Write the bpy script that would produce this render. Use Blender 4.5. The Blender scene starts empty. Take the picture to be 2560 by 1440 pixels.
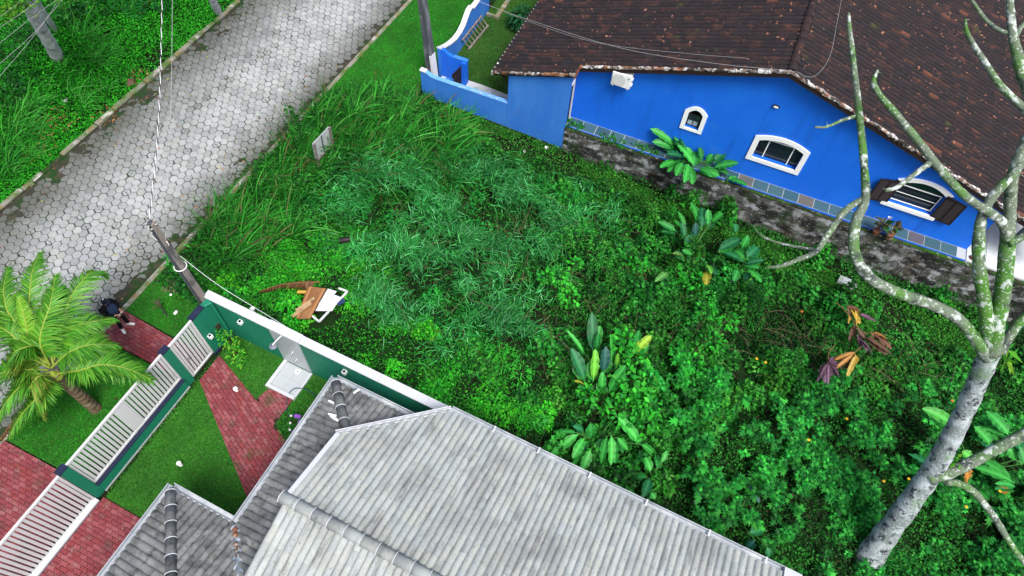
import bpy, bmesh, math, random
import numpy as np
from mathutils import Vector, Matrix

random.seed(7)
rng = np.random.default_rng(7)
scene = bpy.context.scene
col = scene.collection

# ------------------------------------------------------------------ camera
FPX = 1745.0                      # focal length in pixels of a 2560 px wide frame
CAM_H = 20.0                      # drone height (m)
_n = np.array([1191.4 - 1280, 1811.4 - 720, FPX]); _n /= np.linalg.norm(_n)
_up = -_n
_fw = np.array([0, 0, 1.0]); _h = _fw - _n * (_fw @ _n); _h /= np.linalg.norm(_h)
_r = np.cross(_h, _up); _az = 0.384727
_b = _h * math.cos(_az) + _r * math.sin(_az); _a = np.cross(_b, _up)
RW = np.stack([_a, _b, _up])      # rows: world X (away from street), Y (along street), Z
CAM = np.array([0, 0, CAM_H])
cam_data = bpy.data.cameras.new('camera'); cam = bpy.data.objects.new('camera', cam_data); col.objects.link(cam)
cam_data.sensor_width = 36.0; cam_data.lens = FPX / 2560 * 36.0
cam_data.clip_start = 0.1; cam_data.clip_end = 2000
mw = Matrix.Identity(4)
for i in range(3):
    mw[i][0] = RW[i, 0]; mw[i][1] = -RW[i, 1]; mw[i][2] = -RW[i, 2]; mw[i][3] = CAM[i]
cam.matrix_world = mw
scene.camera = cam

# ------------------------------------------------------------------ sky, sun, exposure
SUN_EL, SUN_AZ = math.radians(60), math.radians(130)     # azimuth clockwise from +Y
world = bpy.data.worlds.new('World'); scene.world = world; world.use_nodes = True
wt = world.node_tree
sky = wt.nodes.new('ShaderNodeTexSky'); sky.sky_type = 'NISHITA'; sky.sun_disc = False
sky.sun_elevation = SUN_EL; sky.sun_rotation = SUN_AZ; sky.dust_density = 5.0; sky.air_density = 1.0; sky.ozone_density = 0.3
bg = wt.nodes['Background']; bg.inputs['Strength'].default_value = 0.085
wt.links.new(sky.outputs[0], bg.inputs[0])
sun_d = bpy.data.lights.new('sun', 'SUN'); sun_d.energy = 1.5; sun_d.angle = math.radians(20); sun_d.color = (1.0, 0.98, 0.95)
sun = bpy.data.objects.new('sun', sun_d); col.objects.link(sun)
_sd = Vector((math.sin(SUN_AZ) * math.cos(SUN_EL), math.cos(SUN_AZ) * math.cos(SUN_EL), math.sin(SUN_EL)))
sun.rotation_euler = _sd.to_track_quat('Z', 'Y').to_euler()
sun.location = (0, 0, 40)
vs = scene.view_settings
vs.view_transform = 'Standard'; vs.look = 'None'; vs.gamma = 1.0; vs.use_curve_mapping = False
vs.exposure = 1.2
scene.render.engine = 'CYCLES'
scene.cycles.max_bounces = 6; scene.cycles.diffuse_bounces = 3; scene.cycles.transmission_bounces = 3
scene.cycles.transparent_max_bounces = 4

# ------------------------------------------------------------------ pixel <-> place helpers
def ray(px, py): return RW @ np.array([px - 1280, py - 720, FPX])
def at(px, py, z=0.0):
    d = ray(px, py); return CAM + d * ((z - CAM_H) / d[2])
def atx(px, py, x):
    d = ray(px, py); return CAM + d * (x / d[0])
def proj(p):
    d = RW.T @ (np.asarray(p, float) - CAM); return 1280 + FPX * d[0] / d[2], 720 + FPX * d[1] / d[2]
def projn(P):
    d = (np.asarray(P, float) - CAM) @ RW
    return np.stack([1280 + FPX * d[:, 0] / d[:, 2], 720 + FPX * d[:, 1] / d[:, 2]], 1)
def sm(a, b, x):
    t = np.clip((np.asarray(x, float) - a) / (b - a), 0, 1); return t * t * (3 - 2 * t)
def g(x, y):
    """height of the ground"""
    x = np.asarray(x, float); y = np.asarray(y, float)
    s = -0.055 * (np.clip(x, -11.9, 12) + 5.85) * sm(-15.4, -12.2, x)
    bank = 0.55 * sm(-22.1, -27, x)
    return s * sm(9, 17, y) + bank
def atg(px, py, dz=0.0):
    p = at(px, py, dz)
    for _ in range(5): p = at(px, py, float(g(p[0], p[1])) + dz)
    return p
# frame of the blue house (its walls stand 2.7 degrees off the street grid)
HT = math.radians(2.7); HO = np.array([-5.85, 18.2, 0.0])
HU = np.array([math.cos(HT), math.sin(HT), 0]); HV = np.array([-math.sin(HT), math.cos(HT), 0])
def H(u, v, z): return HO + HU * u + HV * v + np.array([0, 0, z])
def onv(px, py, v):
    d = ray(px, py); t = (v - HV @ (CAM - HO)) / (HV @ d); p = CAM + d * t - HO; return HU @ p, p[2]
def onz(px, py, z):
    p = at(px, py, z) - HO; return HU @ p, HV @ p

# ------------------------------------------------------------------ materials
def mat(name, base=(.5, .5, .5), rough=.8, spec=.3, metallic=0.0, attr=None, layers=(), bump=0.0, bscale=30.0,
        bstretch=(1, 1, 1), trans=0.0, alpha=1.0, emit=None):
    m = bpy.data.materials.new(name); m.use_nodes = True
    nt = m.node_tree; L = nt.links.new; b = nt.nodes['Principled BSDF']
    b.inputs['Roughness'].default_value = rough; b.inputs['Specular IOR Level'].default_value = spec
    b.inputs['Metallic'].default_value = metallic
    geo = nt.nodes.new('ShaderNodeNewGeometry')
    if attr:
        a = nt.nodes.new('ShaderNodeAttribute'); a.attribute_name = attr; cur = a.outputs['Color']
    else:
        rgb = nt.nodes.new('ShaderNodeRGB'); rgb.outputs[0].default_value = (*base, 1); cur = rgb.outputs[0]
    def noise(scale, detail, stretch, rough_=.55):
        mp = nt.nodes.new('ShaderNodeVectorMath'); mp.operation = 'MULTIPLY'; mp.inputs[1].default_value = stretch
        L(geo.outputs['Position'], mp.inputs[0])
        n = nt.nodes.new('ShaderNodeTexNoise'); n.inputs['Scale'].default_value = scale
        n.inputs['Detail'].default_value = detail; n.inputs['Roughness'].default_value = rough_
        L(mp.outputs[0], n.inputs['Vector']); return n.outputs['Fac']
    for ly in layers:
        c2, scale, lo, hi = ly[:4]; amt = ly[4] if len(ly) > 4 else 1.0; st = ly[5] if len(ly) > 5 else (1, 1, 1)
        f = noise(scale, 3, st)
        mr = nt.nodes.new('ShaderNodeMapRange'); mr.inputs[1].default_value = lo; mr.inputs[2].default_value = hi
        mr.inputs[3].default_value = 0; mr.inputs[4].default_value = amt; L(f, mr.inputs[0])
        mx = nt.nodes.new('ShaderNodeMix'); mx.data_type = 'RGBA'
        L(mr.outputs[0], mx.inputs[0]); L(cur, mx.inputs[6]); mx.inputs[7].default_value = (*c2, 1); cur = mx.outputs[2]
    L(cur, b.inputs['Base Color'])
    if bump:
        bp = nt.nodes.new('ShaderNodeBump'); bp.inputs['Strength'].default_value = bump; bp.inputs['Distance'].default_value = .02
        L(noise(bscale, 2, bstretch), bp.inputs['Height']); L(bp.outputs[0], b.inputs['Normal'])
    if trans:
        tr = nt.nodes.new('ShaderNodeBsdfTranslucent'); L(cur, tr.inputs[0])
        mxs = nt.nodes.new('ShaderNodeMixShader'); mxs.inputs[0].default_value = trans
        out = nt.nodes['Material Output']; L(b.outputs[0], mxs.inputs[1]); L(tr.outputs[0], mxs.inputs[2]); L(mxs.outputs[0], out.inputs[0])
    if alpha < 1: b.inputs['Alpha'].default_value = alpha
    m.diffuse_color = (*base, 1)
    return m

# ------------------------------------------------------------------ mesh builders
org = {}
class MB:
    """collects shapes into one mesh"""
    def __init__(s): s.v = []; s.f = []; s.c = []
    def add(s, v, f, c=None):
        o = len(s.v); s.v += [tuple(map(float, p)) for p in v]; s.f += [tuple(i + o for i in q) for q in f]
        s.c += [c or (1, 1, 1)] * len(v); return s
    def hexa(s, p, c=None):      # 8 points: bottom ring, top ring
        return s.add(p, [(3, 2, 1, 0), (4, 5, 6, 7), (0, 1, 5, 4), (1, 2, 6, 5), (2, 3, 7, 6), (3, 0, 4, 7)], c)
    def box(s, x0, x1, y0, y1, z0, z1, fr=None, c=None):
        p = [(x0, y0, z0), (x1, y0, z0), (x1, y1, z0), (x0, y1, z0), (x0, y0, z1), (x1, y0, z1), (x1, y1, z1), (x0, y1, z1)]
        if fr: p = [fr(*q) for q in p]
        return s.hexa(p, c)
    def prism(s, poly, d0, d1, fr, c=None):   # polygon (a,b) extruded along the third frame axis; fr(a,b,d)
        n = len(poly)
        v = [fr(a, b, d0) for a, b in poly] + [fr(a, b, d1) for a, b in poly]
        f = [tuple(range(n - 1, -1, -1)), tuple(range(n, 2 * n))] + [(i, (i + 1) % n, n + (i + 1) % n, n + i) for i in range(n)]
        return s.add(v, f, c)
    def bar(s, a, b, w, h=None, up=(0, 0, 1), c=None):   # rectangular bar from a to b
        h = h or w; a = np.array(a, float); b = np.array(b, float); d = b - a; d /= np.linalg.norm(d)
        x = np.cross(d, up)
        if np.linalg.norm(x) < 1e-5: x = np.cross(d, (1, 0, 0))
        x /= np.linalg.norm(x); y = np.cross(x, d)
        r = [(-w / 2, -h / 2), (w / 2, -h / 2), (w / 2, h / 2), (-w / 2, h / 2)]
        return s.hexa([a + x * i + y * j for i, j in r] + [b + x * i + y * j for i, j in r], c)
    def tube(s, pts, rad, n=8, c=None, cap=True):
        pts = [np.array(p, float) for p in pts]
        rad = rad if hasattr(rad, '__len__') else [rad] * len(pts)
        ref = None; rings = []
        for i, p in enumerate(pts):
            d = (pts[min(i + 1, len(pts) - 1)] - pts[max(i - 1, 0)]); d = d / (np.linalg.norm(d) + 1e-9)
            if ref is None:
                ref = np.cross(d, (0, 0, 1.0)) if abs(d[2]) < .9 else np.cross(d, (1.0, 0, 0))
            ref = ref - d * (ref @ d); ref /= np.linalg.norm(ref) + 1e-9
            y = np.cross(d, ref)
            rings += [p + rad[i] * (ref * math.cos(2 * math.pi * k / n) + y * math.sin(2 * math.pi * k / n)) for k in range(n)]
        f = []
        for i in range(len(pts) - 1):
            for k in range(n): f.append((i * n + k, i * n + (k + 1) % n, (i + 1) * n + (k + 1) % n, (i + 1) * n + k))
        if cap: f += [tuple(range(n - 1, -1, -1)), tuple(range((len(pts) - 1) * n, len(pts) * n))]
        return s.add(rings, f, c)
    def lathe(s, prof, centre, n=12, c=None):   # prof: (r,z)
        cx, cy, cz = centre; v = []; f = []
        for r_, z_ in prof: v += [(cx + r_ * math.cos(2 * math.pi * k / n), cy + r_ * math.sin(2 * math.pi * k / n), cz + z_) for k in range(n)]
        for i in range(len(prof) - 1):
            for k in range(n): f.append((i * n + k, i * n + (k + 1) % n, (i + 1) * n + (k + 1) % n, (i + 1) * n + k))
        f += [tuple(range(n - 1, -1, -1)), tuple(range((len(prof) - 1) * n, len(prof) * n))]
        return s.add(v, f, c)

def setcol(me, cols):
    a = me.color_attributes.new('col', 'FLOAT_COLOR', 'POINT')
    arr = np.ones((len(me.vertices), 4), np.float32); arr[:, :3] = np.asarray(cols, np.float32)[:, :3]
    a.data.foreach_set('color', arr.ravel())
def finish(o, m, smooth):
    if m: o.data.materials.append(m)
    if smooth: o.data.polygons.foreach_set('use_smooth', [True] * len(o.data.polygons))
def build(name, mb, m, parent=None, loc=None, smooth=False, bevel=0.0, cols=None):
    """one mesh object; points are given in world space"""
    L = org[parent] if parent is not None else np.array(loc if loc is not None else (0, 0, 0), float)
    me = bpy.data.meshes.new(name)
    V = np.array(mb.v, float) - L
    me.from_pydata(V.tolist(), [], mb.f)
    if cols is not None or any(c != (1, 1, 1) for c in mb.c[:1]): setcol(me, cols if cols is not None else mb.c)
    o = bpy.data.objects.new(name, me); col.objects.link(o)
    if parent is not None: o.parent = parent
    else: o.location = L
    org[o] = L
    finish(o, m, smooth)
    if bevel:
        md = o.modifiers.new('bevel', 'BEVEL'); md.width = bevel; md.segments = 1; md.limit_method = 'ANGLE'
    return o
def bulk(name, V, F, m, parent=None, C=None, smooth=False, loc=None):
    """large mesh from numpy arrays: F is (n,k) or a list of such"""
    L = org[parent] if parent is not None else np.array(loc if loc is not None else (0, 0, 0), float)
    Fs = F if isinstance(F, list) else [F]
    me = bpy.data.meshes.new(name); V = np.asarray(V, np.float32) - L.astype(np.float32)
    loops = np.concatenate([f.ravel() for f in Fs]).astype(np.int32)
    sizes = np.concatenate([np.full(len(f), f.shape[1], np.int32) for f in Fs])
    starts = np.concatenate([[0], np.cumsum(sizes)[:-1]]).astype(np.int32)
    me.vertices.add(len(V)); me.vertices.foreach_set('co', V.ravel())
    me.loops.add(len(loops)); me.loops.foreach_set('vertex_index', loops)
    me.polygons.add(len(sizes)); me.polygons.foreach_set('loop_start', starts)
    me.update(calc_edges=True)
    if C is not None: setcol(me, C)
    o = bpy.data.objects.new(name, me); col.objects.link(o)
    if parent is not None: o.parent = parent
    else: o.location = L
    org[o] = L; finish(o, m, smooth)
    return o
def tag(o, label=None, cat=None, group=None, kind=None):
    if label: o['label'] = label
    if cat: o['category'] = cat
    if group: o['group'] = group
    if kind: o['kind'] = kind
    return o
def thing(name, label, cat, loc, group=None):
    o = bpy.data.objects.new(name, None); col.objects.link(o); o.location = loc; o.empty_display_size = .2
    org[o] = np.array(loc, float); return tag(o, label, cat, group)

class Piece:
    """a small repeated piece: a few colour variants that share mesh data"""
    def __init__(s, name, v, f, cols, m, smooth=False):
        s.name = name; s.v = np.array(v, float); s.f = [tuple(q) for q in f]; s.cols = cols; s.m = m; s.meshes = []; s.smooth = smooth
        for c in cols:
            me = bpy.data.meshes.new(name); me.from_pydata(s.v.tolist(), [], s.f); setcol(me, [c] * len(s.v)); me.materials.append(m)
            if smooth: me.polygons.foreach_set('use_smooth', [True] * len(me.polygons))
            s.meshes.append(me)
def emit(piece, specs, parent, limit=300):
    """specs: (4x4 world matrix, colour variant, clip planes or None). Nearest visible ones become objects, the rest one joined part."""
    L = org[parent]
    ctr = np.array([s_[0][:3, 3] for s_ in specs]); px = projn(ctr)
    inf = (px[:, 0] > -20) & (px[:, 0] < 2580) & (px[:, 1] > -20) & (px[:, 1] < 1460)
    dist = np.linalg.norm(ctr - CAM, axis=1) + np.where(inf, 0, 1e4)
    dist += np.array([1e3 if s_[2] else 0 for s_ in specs])
    order = np.argsort(dist); n_obj = 0; V = []; F = []; C = []; base = 0
    T = Matrix.Translation(Vector(-L))
    for i in order:
        M_, var, clip = specs[i]
        if n_obj < limit and not clip and dist[i] < 1e3:
            o = bpy.data.objects.new(piece.name, piece.meshes[var]); col.objects.link(o); o.parent = parent
            o.matrix_local = T @ Matrix(M_.tolist()); n_obj += 1; continue
        v = piece.v @ M_[:3, :3].T + M_[:3, 3]; f = piece.f
        if clip:
            bm = bmesh.new(); bv = [bm.verts.new(p) for p in v]
            for q in f: bm.faces.new([bv[k] for k in q])
            bmesh.ops.triangulate(bm, faces=bm.faces[:])
            for co, no in clip:
                bmesh.ops.bisect_plane(bm, geom=bm.verts[:] + bm.edges[:] + bm.faces[:], plane_co=co, plane_no=no, clear_outer=True)
            bm.verts.index_update()
            v = np.array([p.co[:] for p in bm.verts]).reshape(-1, 3); f = [tuple(q.index for q in fc.verts) for fc in bm.faces]; bm.free()
            if len(f) == 0: continue
        V += v.tolist(); F += [tuple(k + base for k in q) for q in f]; C += [piece.cols[var]] * len(v); base += len(v)
    if V:
        me = bpy.data.meshes.new(piece.name); me.from_pydata((np.array(V) - L).tolist(), [], F); setcol(me, C)
        o = bpy.data.objects.new(piece.name, me); col.objects.link(o); o.parent = parent; finish(o, piece.m, piece.smooth); o['kind'] = 'stuff'
def mx4(x, y, z, p):
    M_ = np.eye(4); M_[:3, 0] = x; M_[:3, 1] = y; M_[:3, 2] = z; M_[:3, 3] = p; return M_
def inpoly(P, poly):
    P = np.asarray(P, float); x, y = P[:, 0], P[:, 1]; r = np.zeros(len(P), bool); n = len(poly)
    for i in range(n):
        x0, y0 = poly[i]; x1, y1 = poly[(i + 1) % n]
        c = ((y0 > y) != (y1 > y)); r ^= c & (x < (x1 - x0) * (y - y0) / ((y1 - y0) + 1e-12) + x0)
    return r
def wpoly(pts, z=0.3): return [tuple(at(p[0], p[1], z)[:2]) for p in pts]
def vnoise(x, y, s, seed=0):
    """smooth value noise in 0..1"""
    r_ = np.random.default_rng(seed).random((64, 64)); x = np.asarray(x) * s + 100; y = np.asarray(y) * s + 100
    xi = np.floor(x).astype(int); yi = np.floor(y).astype(int); fx = x - xi; fy = y - yi
    fx = fx * fx * (3 - 2 * fx); fy = fy * fy * (3 - 2 * fy)
    a = r_[xi % 64, yi % 64]; b_ = r_[(xi + 1) % 64, yi % 64]; c_ = r_[xi % 64, (yi + 1) % 64]; d_ = r_[(xi + 1) % 64, (yi + 1) % 64]
    return (a * (1 - fx) + b_ * fx) * (1 - fy) + (c_ * (1 - fx) + d_ * fx) * fy
def spline(pts, n):
    """Catmull-Rom through points"""
    P = [np.array(p, float) for p in pts]; P = [2 * P[0] - P[1]] + P + [2 * P[-1] - P[-2]]; out = []
    segs = len(P) - 3
    for i in range(n):
        t = i / (n - 1) * segs; k = min(int(t), segs - 1); t -= k; a, b_, c_, d_ = P[k:k + 4]
        out.append(.5 * ((2 * b_) + (c_ - a) * t + (2 * a - 5 * b_ + 4 * c_ - d_) * t * t + (3 * b_ - a - 3 * c_ + d_) * t ** 3))
    return out
# ================================================================== ground, road, kerbs, lawns, paths
m_soil = mat('soil', (.009, .009, .006), .95, .1, layers=[((.008, .028, .006), .9, .42, .58), ((.015, .012, .008), 2.3, .55, .7, .7), ((.010, .035, .008), 6, .5, .65, .6)], bump=.6, bscale=14)  # soil colour darkened to deepen the shaded gaps between plants
m_paver = mat('paver_concrete', attr='col', rough=.75, spec=.35,
              layers=[((.40, .42, .425), 1.1, .48, .7, .5), ((.07, .07, .055), 9, .56, .74, .5), ((.06, .05, .03), 30, .62, .75, .5)], bump=.25, bscale=60)
# wear across the carriageway: wheels keep the middle clean, silt and algae darken the sides
def road_wear(m, dark, amount, wid=2.3):
    nt = m.node_tree; L = nt.links.new; b = nt.nodes['Principled BSDF']; cur = b.inputs['Base Color'].links[0].from_socket
    geo = nt.nodes.new('ShaderNodeNewGeometry'); sx = nt.nodes.new('ShaderNodeSeparateXYZ'); L(geo.outputs['Position'], sx.inputs[0])
    def mth(op, a, b_=None):
        n = nt.nodes.new('ShaderNodeMath'); n.operation = op
        for i, q in enumerate((a, b_)):
            if q is None: continue
            if isinstance(q, (int, float)): n.inputs[i].default_value = q
            else: L(q, n.inputs[i])
        return n.outputs[0]
    no = nt.nodes.new('ShaderNodeTexNoise'); no.inputs['Scale'].default_value = .55; no.inputs['Detail'].default_value = 5; L(geo.outputs['Position'], no.inputs[0])
    xl = mth('SUBTRACT', sx.outputs[0], -21.9); xr = mth('MULTIPLY', mth('ADD', sx.outputs[0], 15.4), -1.6)
    d = mth('ADD', mth('MINIMUM', xl, xr), mth('MULTIPLY', mth('SUBTRACT', no.outputs[0], .5), 2.2))
    mr = nt.nodes.new('ShaderNodeMapRange'); mr.inputs[1].default_value = wid; mr.inputs[2].default_value = .3; mr.inputs[3].default_value = 0; mr.inputs[4].default_value = amount
    L(d, mr.inputs[0])
    mx = nt.nodes.new('ShaderNodeMix'); mx.data_type = 'RGBA'; L(mr.outputs[0], mx.inputs[0]); L(cur, mx.inputs[6]); mx.inputs[7].default_value = (*dark, 1)
    L(mx.outputs[2], b.inputs['Base Color'])
road_wear(m_paver, (.062, .068, .054), .88, 2.9)
m_joint = mat('road_joint_silt', (.036, .037, .029), .95, .1, layers=[((.014, .05, .010), 1.3, .45, .62, .9), ((.07, .055, .04), 4, .5, .7, .8)], bump=.5, bscale=40)
m_kerb = mat('kerb_concrete', (.22, .22, .19), .85, .2, layers=[((.05, .12, .01), 1.6, .42, .6, .85), ((.20, .13, .05), 3.1, .5, .68, .8), ((.5, .5, .47), 2.2, .58, .7, .8)], bump=.5, bscale=30)
m_lawn = mat('lawn_turf', (.022, .10, .012), .9, .15, layers=[((.03, .15, .012), 1.2, .45, .65, .8), ((.06, .07, .02), 3.1, .62, .78, .6)], bump=.5, bscale=60)
m_lawn2 = mat('garden_turf', (.020, .075, .010), .9, .15, layers=[((.035, .11, .012), 1.1, .45, .65, .7), ((.06, .06, .02), 2.6, .55, .75, .7)], bump=.5, bscale=60)

xs = np.unique(np.concatenate([np.linspace(-160, -34, 10), np.arange(-34, 20.1, .5), np.linspace(20.5, 150, 10)]))
ys = np.unique(np.concatenate([np.linspace(-120, -8, 9), np.arange(-8, 34.1, .5), np.linspace(34.5, 180, 11)]))
gx, gy = np.meshgrid(xs, ys, indexing='ij'); gz = g(gx, gy) - .06 + (vnoise(gx, gy, .8, 3) - .5) * .05
V = np.stack([gx, gy, gz], -1).reshape(-1, 3); nx_, ny_ = gx.shape
ii = np.arange(nx_ - 1)[:, None] * ny_ + np.arange(ny_ - 1)[None]; ii = ii.ravel()
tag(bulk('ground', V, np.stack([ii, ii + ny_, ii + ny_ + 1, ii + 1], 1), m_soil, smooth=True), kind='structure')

# ---- road of hexagonal concrete pavers
RX0, RX1 = -21.88, -15.55
rx = np.arange(RX0, RX1 + .01, .09); ry = np.arange(-2, 30.1, .09); a_, b_ = np.meshgrid(rx, ry, indexing='ij')
dl = a_ - RX0; dr = RX1 - a_
silt = .034 * np.clip(1 - dl / (.95 + .5 * (vnoise(a_, b_, .35, 5) - .5)), 0, 1) ** .5 + .030 * np.clip(1 - dr / (.55 + .5 * (vnoise(a_, b_, .5, 6) - .3)), 0, 1) ** .6
patch = np.exp(-((a_ + 15.9) / .9) ** 2 - ((b_ - 5.2) / 1.3) ** 2) * .02
silt = np.minimum(silt + patch, .038)
zz = -.012 + silt + (vnoise(a_, b_, 1.6, 8) - .5) * .024 + (vnoise(a_, b_, 4.2, 9) - .5) * .026 + (vnoise(a_, b_, 9, 10) - .5) * .012
V = np.stack([a_, b_, zz], -1).reshape(-1, 3); n1 = len(ry); ii = (np.arange(len(rx) - 1)[:, None] * n1 + np.arange(n1 - 1)[None]).ravel()
road = tag(bulk('road', V, np.stack([ii, ii + n1, ii + n1 + 1, ii + 1], 1), m_joint, smooth=True), kind='structure')
HD = .297; hr = HD / math.sqrt(3) * .928
hv = []; hf = []
for (rr, z) in ((hr, -.03), (hr, .008), (hr - .014, .020)):
    hv += [(rr * math.cos(math.radians(30 + 60 * k)), rr * math.sin(math.radians(30 + 60 * k)), z) for k in range(6)]
hf = [(i * 6 + k, i * 6 + (k + 1) % 6, (i + 1) * 6 + (k + 1) % 6, (i + 1) * 6 + k) for i in range(2) for k in range(6)] + [tuple(range(12, 18))]
pav_cols = [(.285 + d * .5, .305 + d * .5, .305 + (d + e) * .5) for d, e in ((0, 0), (.05, 0), (-.05, .01), (.09, -.01), (-.09, 0), (.02, .02), (.03, -.03), (-.03, -.01), (.13, .0), (.06, .02))]
paver = Piece('paver', hv, hf, pav_cols, m_paver)
# a broken paver: the same hexagon in three shards
bv = []; bf = []
cuts = [[(30, 1), (90, 1), (120, .85), (0, .1)], [(150, 1), (210, 1), (265, .8), (180, .15), (125, .8)], [(275, .85), (330, 1), (25, .9), (300, .12)]]
for sh in cuts:
    k0 = len(bv); n = len(sh); pts = [(hr * .95 * q * math.cos(math.radians(t)), hr * .95 * q * math.sin(math.radians(t))) for t, q in sh]
    bv += [(x, y, -.03) for x, y in pts] + [(x * .97, y * .97, .014) for x, y in pts]
    bf += [tuple(range(k0 + n, k0 + 2 * n))] + [(k0 + i, k0 + (i + 1) % n, k0 + n + (i + 1) % n, k0 + n + i) for i in range(n)]
broken = Piece('broken_paver', bv, bf, pav_cols, m_paver)
specs = []; bspecs = []
nrow = int(36 / (HD * math.sqrt(3) / 2))
for j in range(nrow):
    y = -4 + j * HD * math.sqrt(3) / 2
    for i in range(23):
        x = -21.74 + i * HD + (j % 2) * HD / 2
        if x > RX1 - .13: continue
        if random.random() < .0008: continue
        a = random.uniform(-.05, .05) + random.choice([0, 1, 2]) * math.pi / 3
        tx, ty = random.gauss(0, .014), random.gauss(0, .014); c, s = math.cos(a), math.sin(a)
        z_ = np.array([tx, ty, 1]); z_ /= np.linalg.norm(z_); x_ = np.array([c, s, -(c * tx + s * ty)]); x_ /= np.linalg.norm(x_); y_ = np.cross(z_, x_)
        M_ = mx4(x_, y_, z_, (x + random.gauss(0, .005), y + random.gauss(0, .005), random.gauss(0, .004)))
        edge = min(x - RX0, RX1 - x); pb = .025 + (.10 if abs(x + 19.3) < .5 else 0) + (.07 if edge < 1 else 0)
        (bspecs if random.random() < pb else specs).append((M_, random.randrange(10), None))
emit(paver, specs, road); emit(broken, bspecs, road)

# ---- kerbs
kr = tag(build('kerb', MB().box(-15.57, -15.40, 5.05, 34, -.08, .035).box(-15.57, -15.40, 3.98, 5.05, -.08, .03).box(-15.57, -15.40, -6, 3.98, -.08, .04), m_kerb), kind='structure')
kl = tag(build('kerb', MB().box(-22.12, -21.92, -6, 34, -.08, .015), m_joint), kind='structure')
y = -4.0
while y < 32:
    ln = random.uniform(.75, 1.05); hh = random.uniform(.05, .12); o_ = random.uniform(-.05, .03)
    if random.random() < .78:
        mb = MB().box(-22.11 + o_, -21.90 + o_ + random.uniform(-.02, .02), y, y + ln - .03, -.05, hh)
        build('kerb_stone', mb, m_kerb, kl, bevel=.02)
    y += ln

# ---- lawns
def sheet(name, poly, z, m, step=.4, zf=None):
    xs_ = [p[0] for p in poly]; ys_ = [p[1] for p in poly]
    bm = bmesh.new(); vs_ = [bm.verts.new((p[0], p[1], 0)) for p in poly]; bm.faces.new(vs_)
    for ax, lo, hi in ((0, min(xs_), max(xs_)), (1, min(ys_), max(ys_))):
        t = lo + step
        while t < hi:
            co = [0, 0, 0]; co[ax] = t; no = [0, 0, 0]; no[ax] = 1
            bmesh.ops.bisect_plane(bm, geom=bm.verts[:] + bm.edges[:] + bm.faces[:], plane_co=co, plane_no=no); t += step
    for v in bm.verts: v.co.z = z + (float(zf(v.co.x, v.co.y)) if zf else 0) + (random.random() - .5) * .012
    me = bpy.data.meshes.new(name); bm.to_mesh(me); bm.free(); o = bpy.data.objects.new(name, me); col.objects.link(o); finish(o, m, True)
    return tag(o, kind='structure')
P1 = [(-15.40, 3.98), (-15.40, 5.06), (-13.2, 4.95), (-12.1, 5.0), (-12.1, 3.98), (-13.2, 4.0)]
P2 = [(-11.72, 4.2), (-11.72, 5.12), (-9.83, 4.46), (-9.69, 4.92), (-8.84, 5.0), (-8.84, 4.11), (-8.3, 3.7), (-8.0, 2.2), (-7.0, 1.2), (-7.0, -.2)]
P2 = [(-11.72, 4.2), (-11.72, 5.15), (-9.83, 4.46), (-9.69, 4.92), (-8.84, 5.02), (-8.86, 4.1), (-8.2, 3.75), (-6.9, 3.2), (-6.9, 1.1)]
P3 = [(-15.40, .2), (-13.3, .24), (-12.1, .26), (-12.1, -4.5), (-15.40, -4.5)]
P4 = [(-11.76, .22), (-8.2, .22), (-8.2, -4.5), (-11.76, -4.5)]
lawn_strip = sheet('lawn', [(-15.40, .24), (-12.05, .3), (-12.05, 3.96), (-15.40, 3.96)], .02, m_lawn)
lawn_strip2 = sheet('lawn', [(-15.40, 5.08), (-12.05, 5.0), (-12.05, 6.1), (-12.6, 7.4), (-15.40, 7.6)], .02, m_lawn)
lawn_yard = sheet('lawn', [(-11.72, .24), (-5, .24), (-5, 5.98), (-11.72, 5.98)], .0, m_lawn)
lawn_street = sheet('lawn', [(-15.40, 15.2), (-12.0, 15.2), (-11.95, 18.3), (-12.35, 30), (-15.40, 30)], .015, m_lawn, zf=g)
# ---- red interlocking concrete pavers
m_red = mat('red_paver', attr='col', rough=.8, spec=.25, layers=[((.10, .06, .055), 2.2, .55, .72, .65), ((.30, .16, .15), 5, .55, .7, .5), ((.05, .07, .02), 1.4, .6, .72, .6)], bump=.35, bscale=70)
m_redjoint = mat('paver_joint', (.028, .020, .015), .95, .1, layers=[((.02, .05, .01), 3, .5, .65, .8)], bump=.4, bscale=50)
BL, BW = .225, .115
zig = .016
bp = [(-BL / 2, -BW / 2), (-BL / 4 - .012, -BW / 2 - zig), (-BL / 4 + .012, -BW / 2 + zig * .2), (0, -BW / 2 - zig), (BL / 4 - .012, -BW / 2 + zig), (BL / 4 + .012, -BW / 2 - zig), (BL / 2, -BW / 2),
      (BL / 2 + .014, -.02), (BL / 2 - .014, .02), (BL / 2, BW / 2), (BL / 4 + .012, BW / 2 - zig), (BL / 4 - .012, BW / 2 + zig), (0, BW / 2 - zig), (-BL / 4 + .012, BW / 2 + zig * .2), (-BL / 4 - .012, BW / 2 - zig), (-BL / 2, BW / 2), (-BL / 2 - .014, .02), (-BL / 2 + .014, -.02)]
n = len(bp); rv = [(x * .95, y * .93, -.03) for x, y in bp] + [(x * .95, y * .93, .012) for x, y in bp] + [(x * .91, y * .87, .020) for x, y in bp]
rf = [(i * n + k, i * n + (k + 1) % n, (i + 1) * n + (k + 1) % n, (i + 1) * n + k) for i in range(2) for k in range(n)] + [tuple(range(2 * n, 3 * n))]
red_cols = [(.20, .040, .052), (.22, .050, .060), (.18, .038, .048), (.24, .062, .072), (.21, .040, .045), (.165, .045, .052), (.25, .075, .085), (.19, .035, .045)]
red = Piece('brick', rv, rf, red_cols, m_red)
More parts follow.
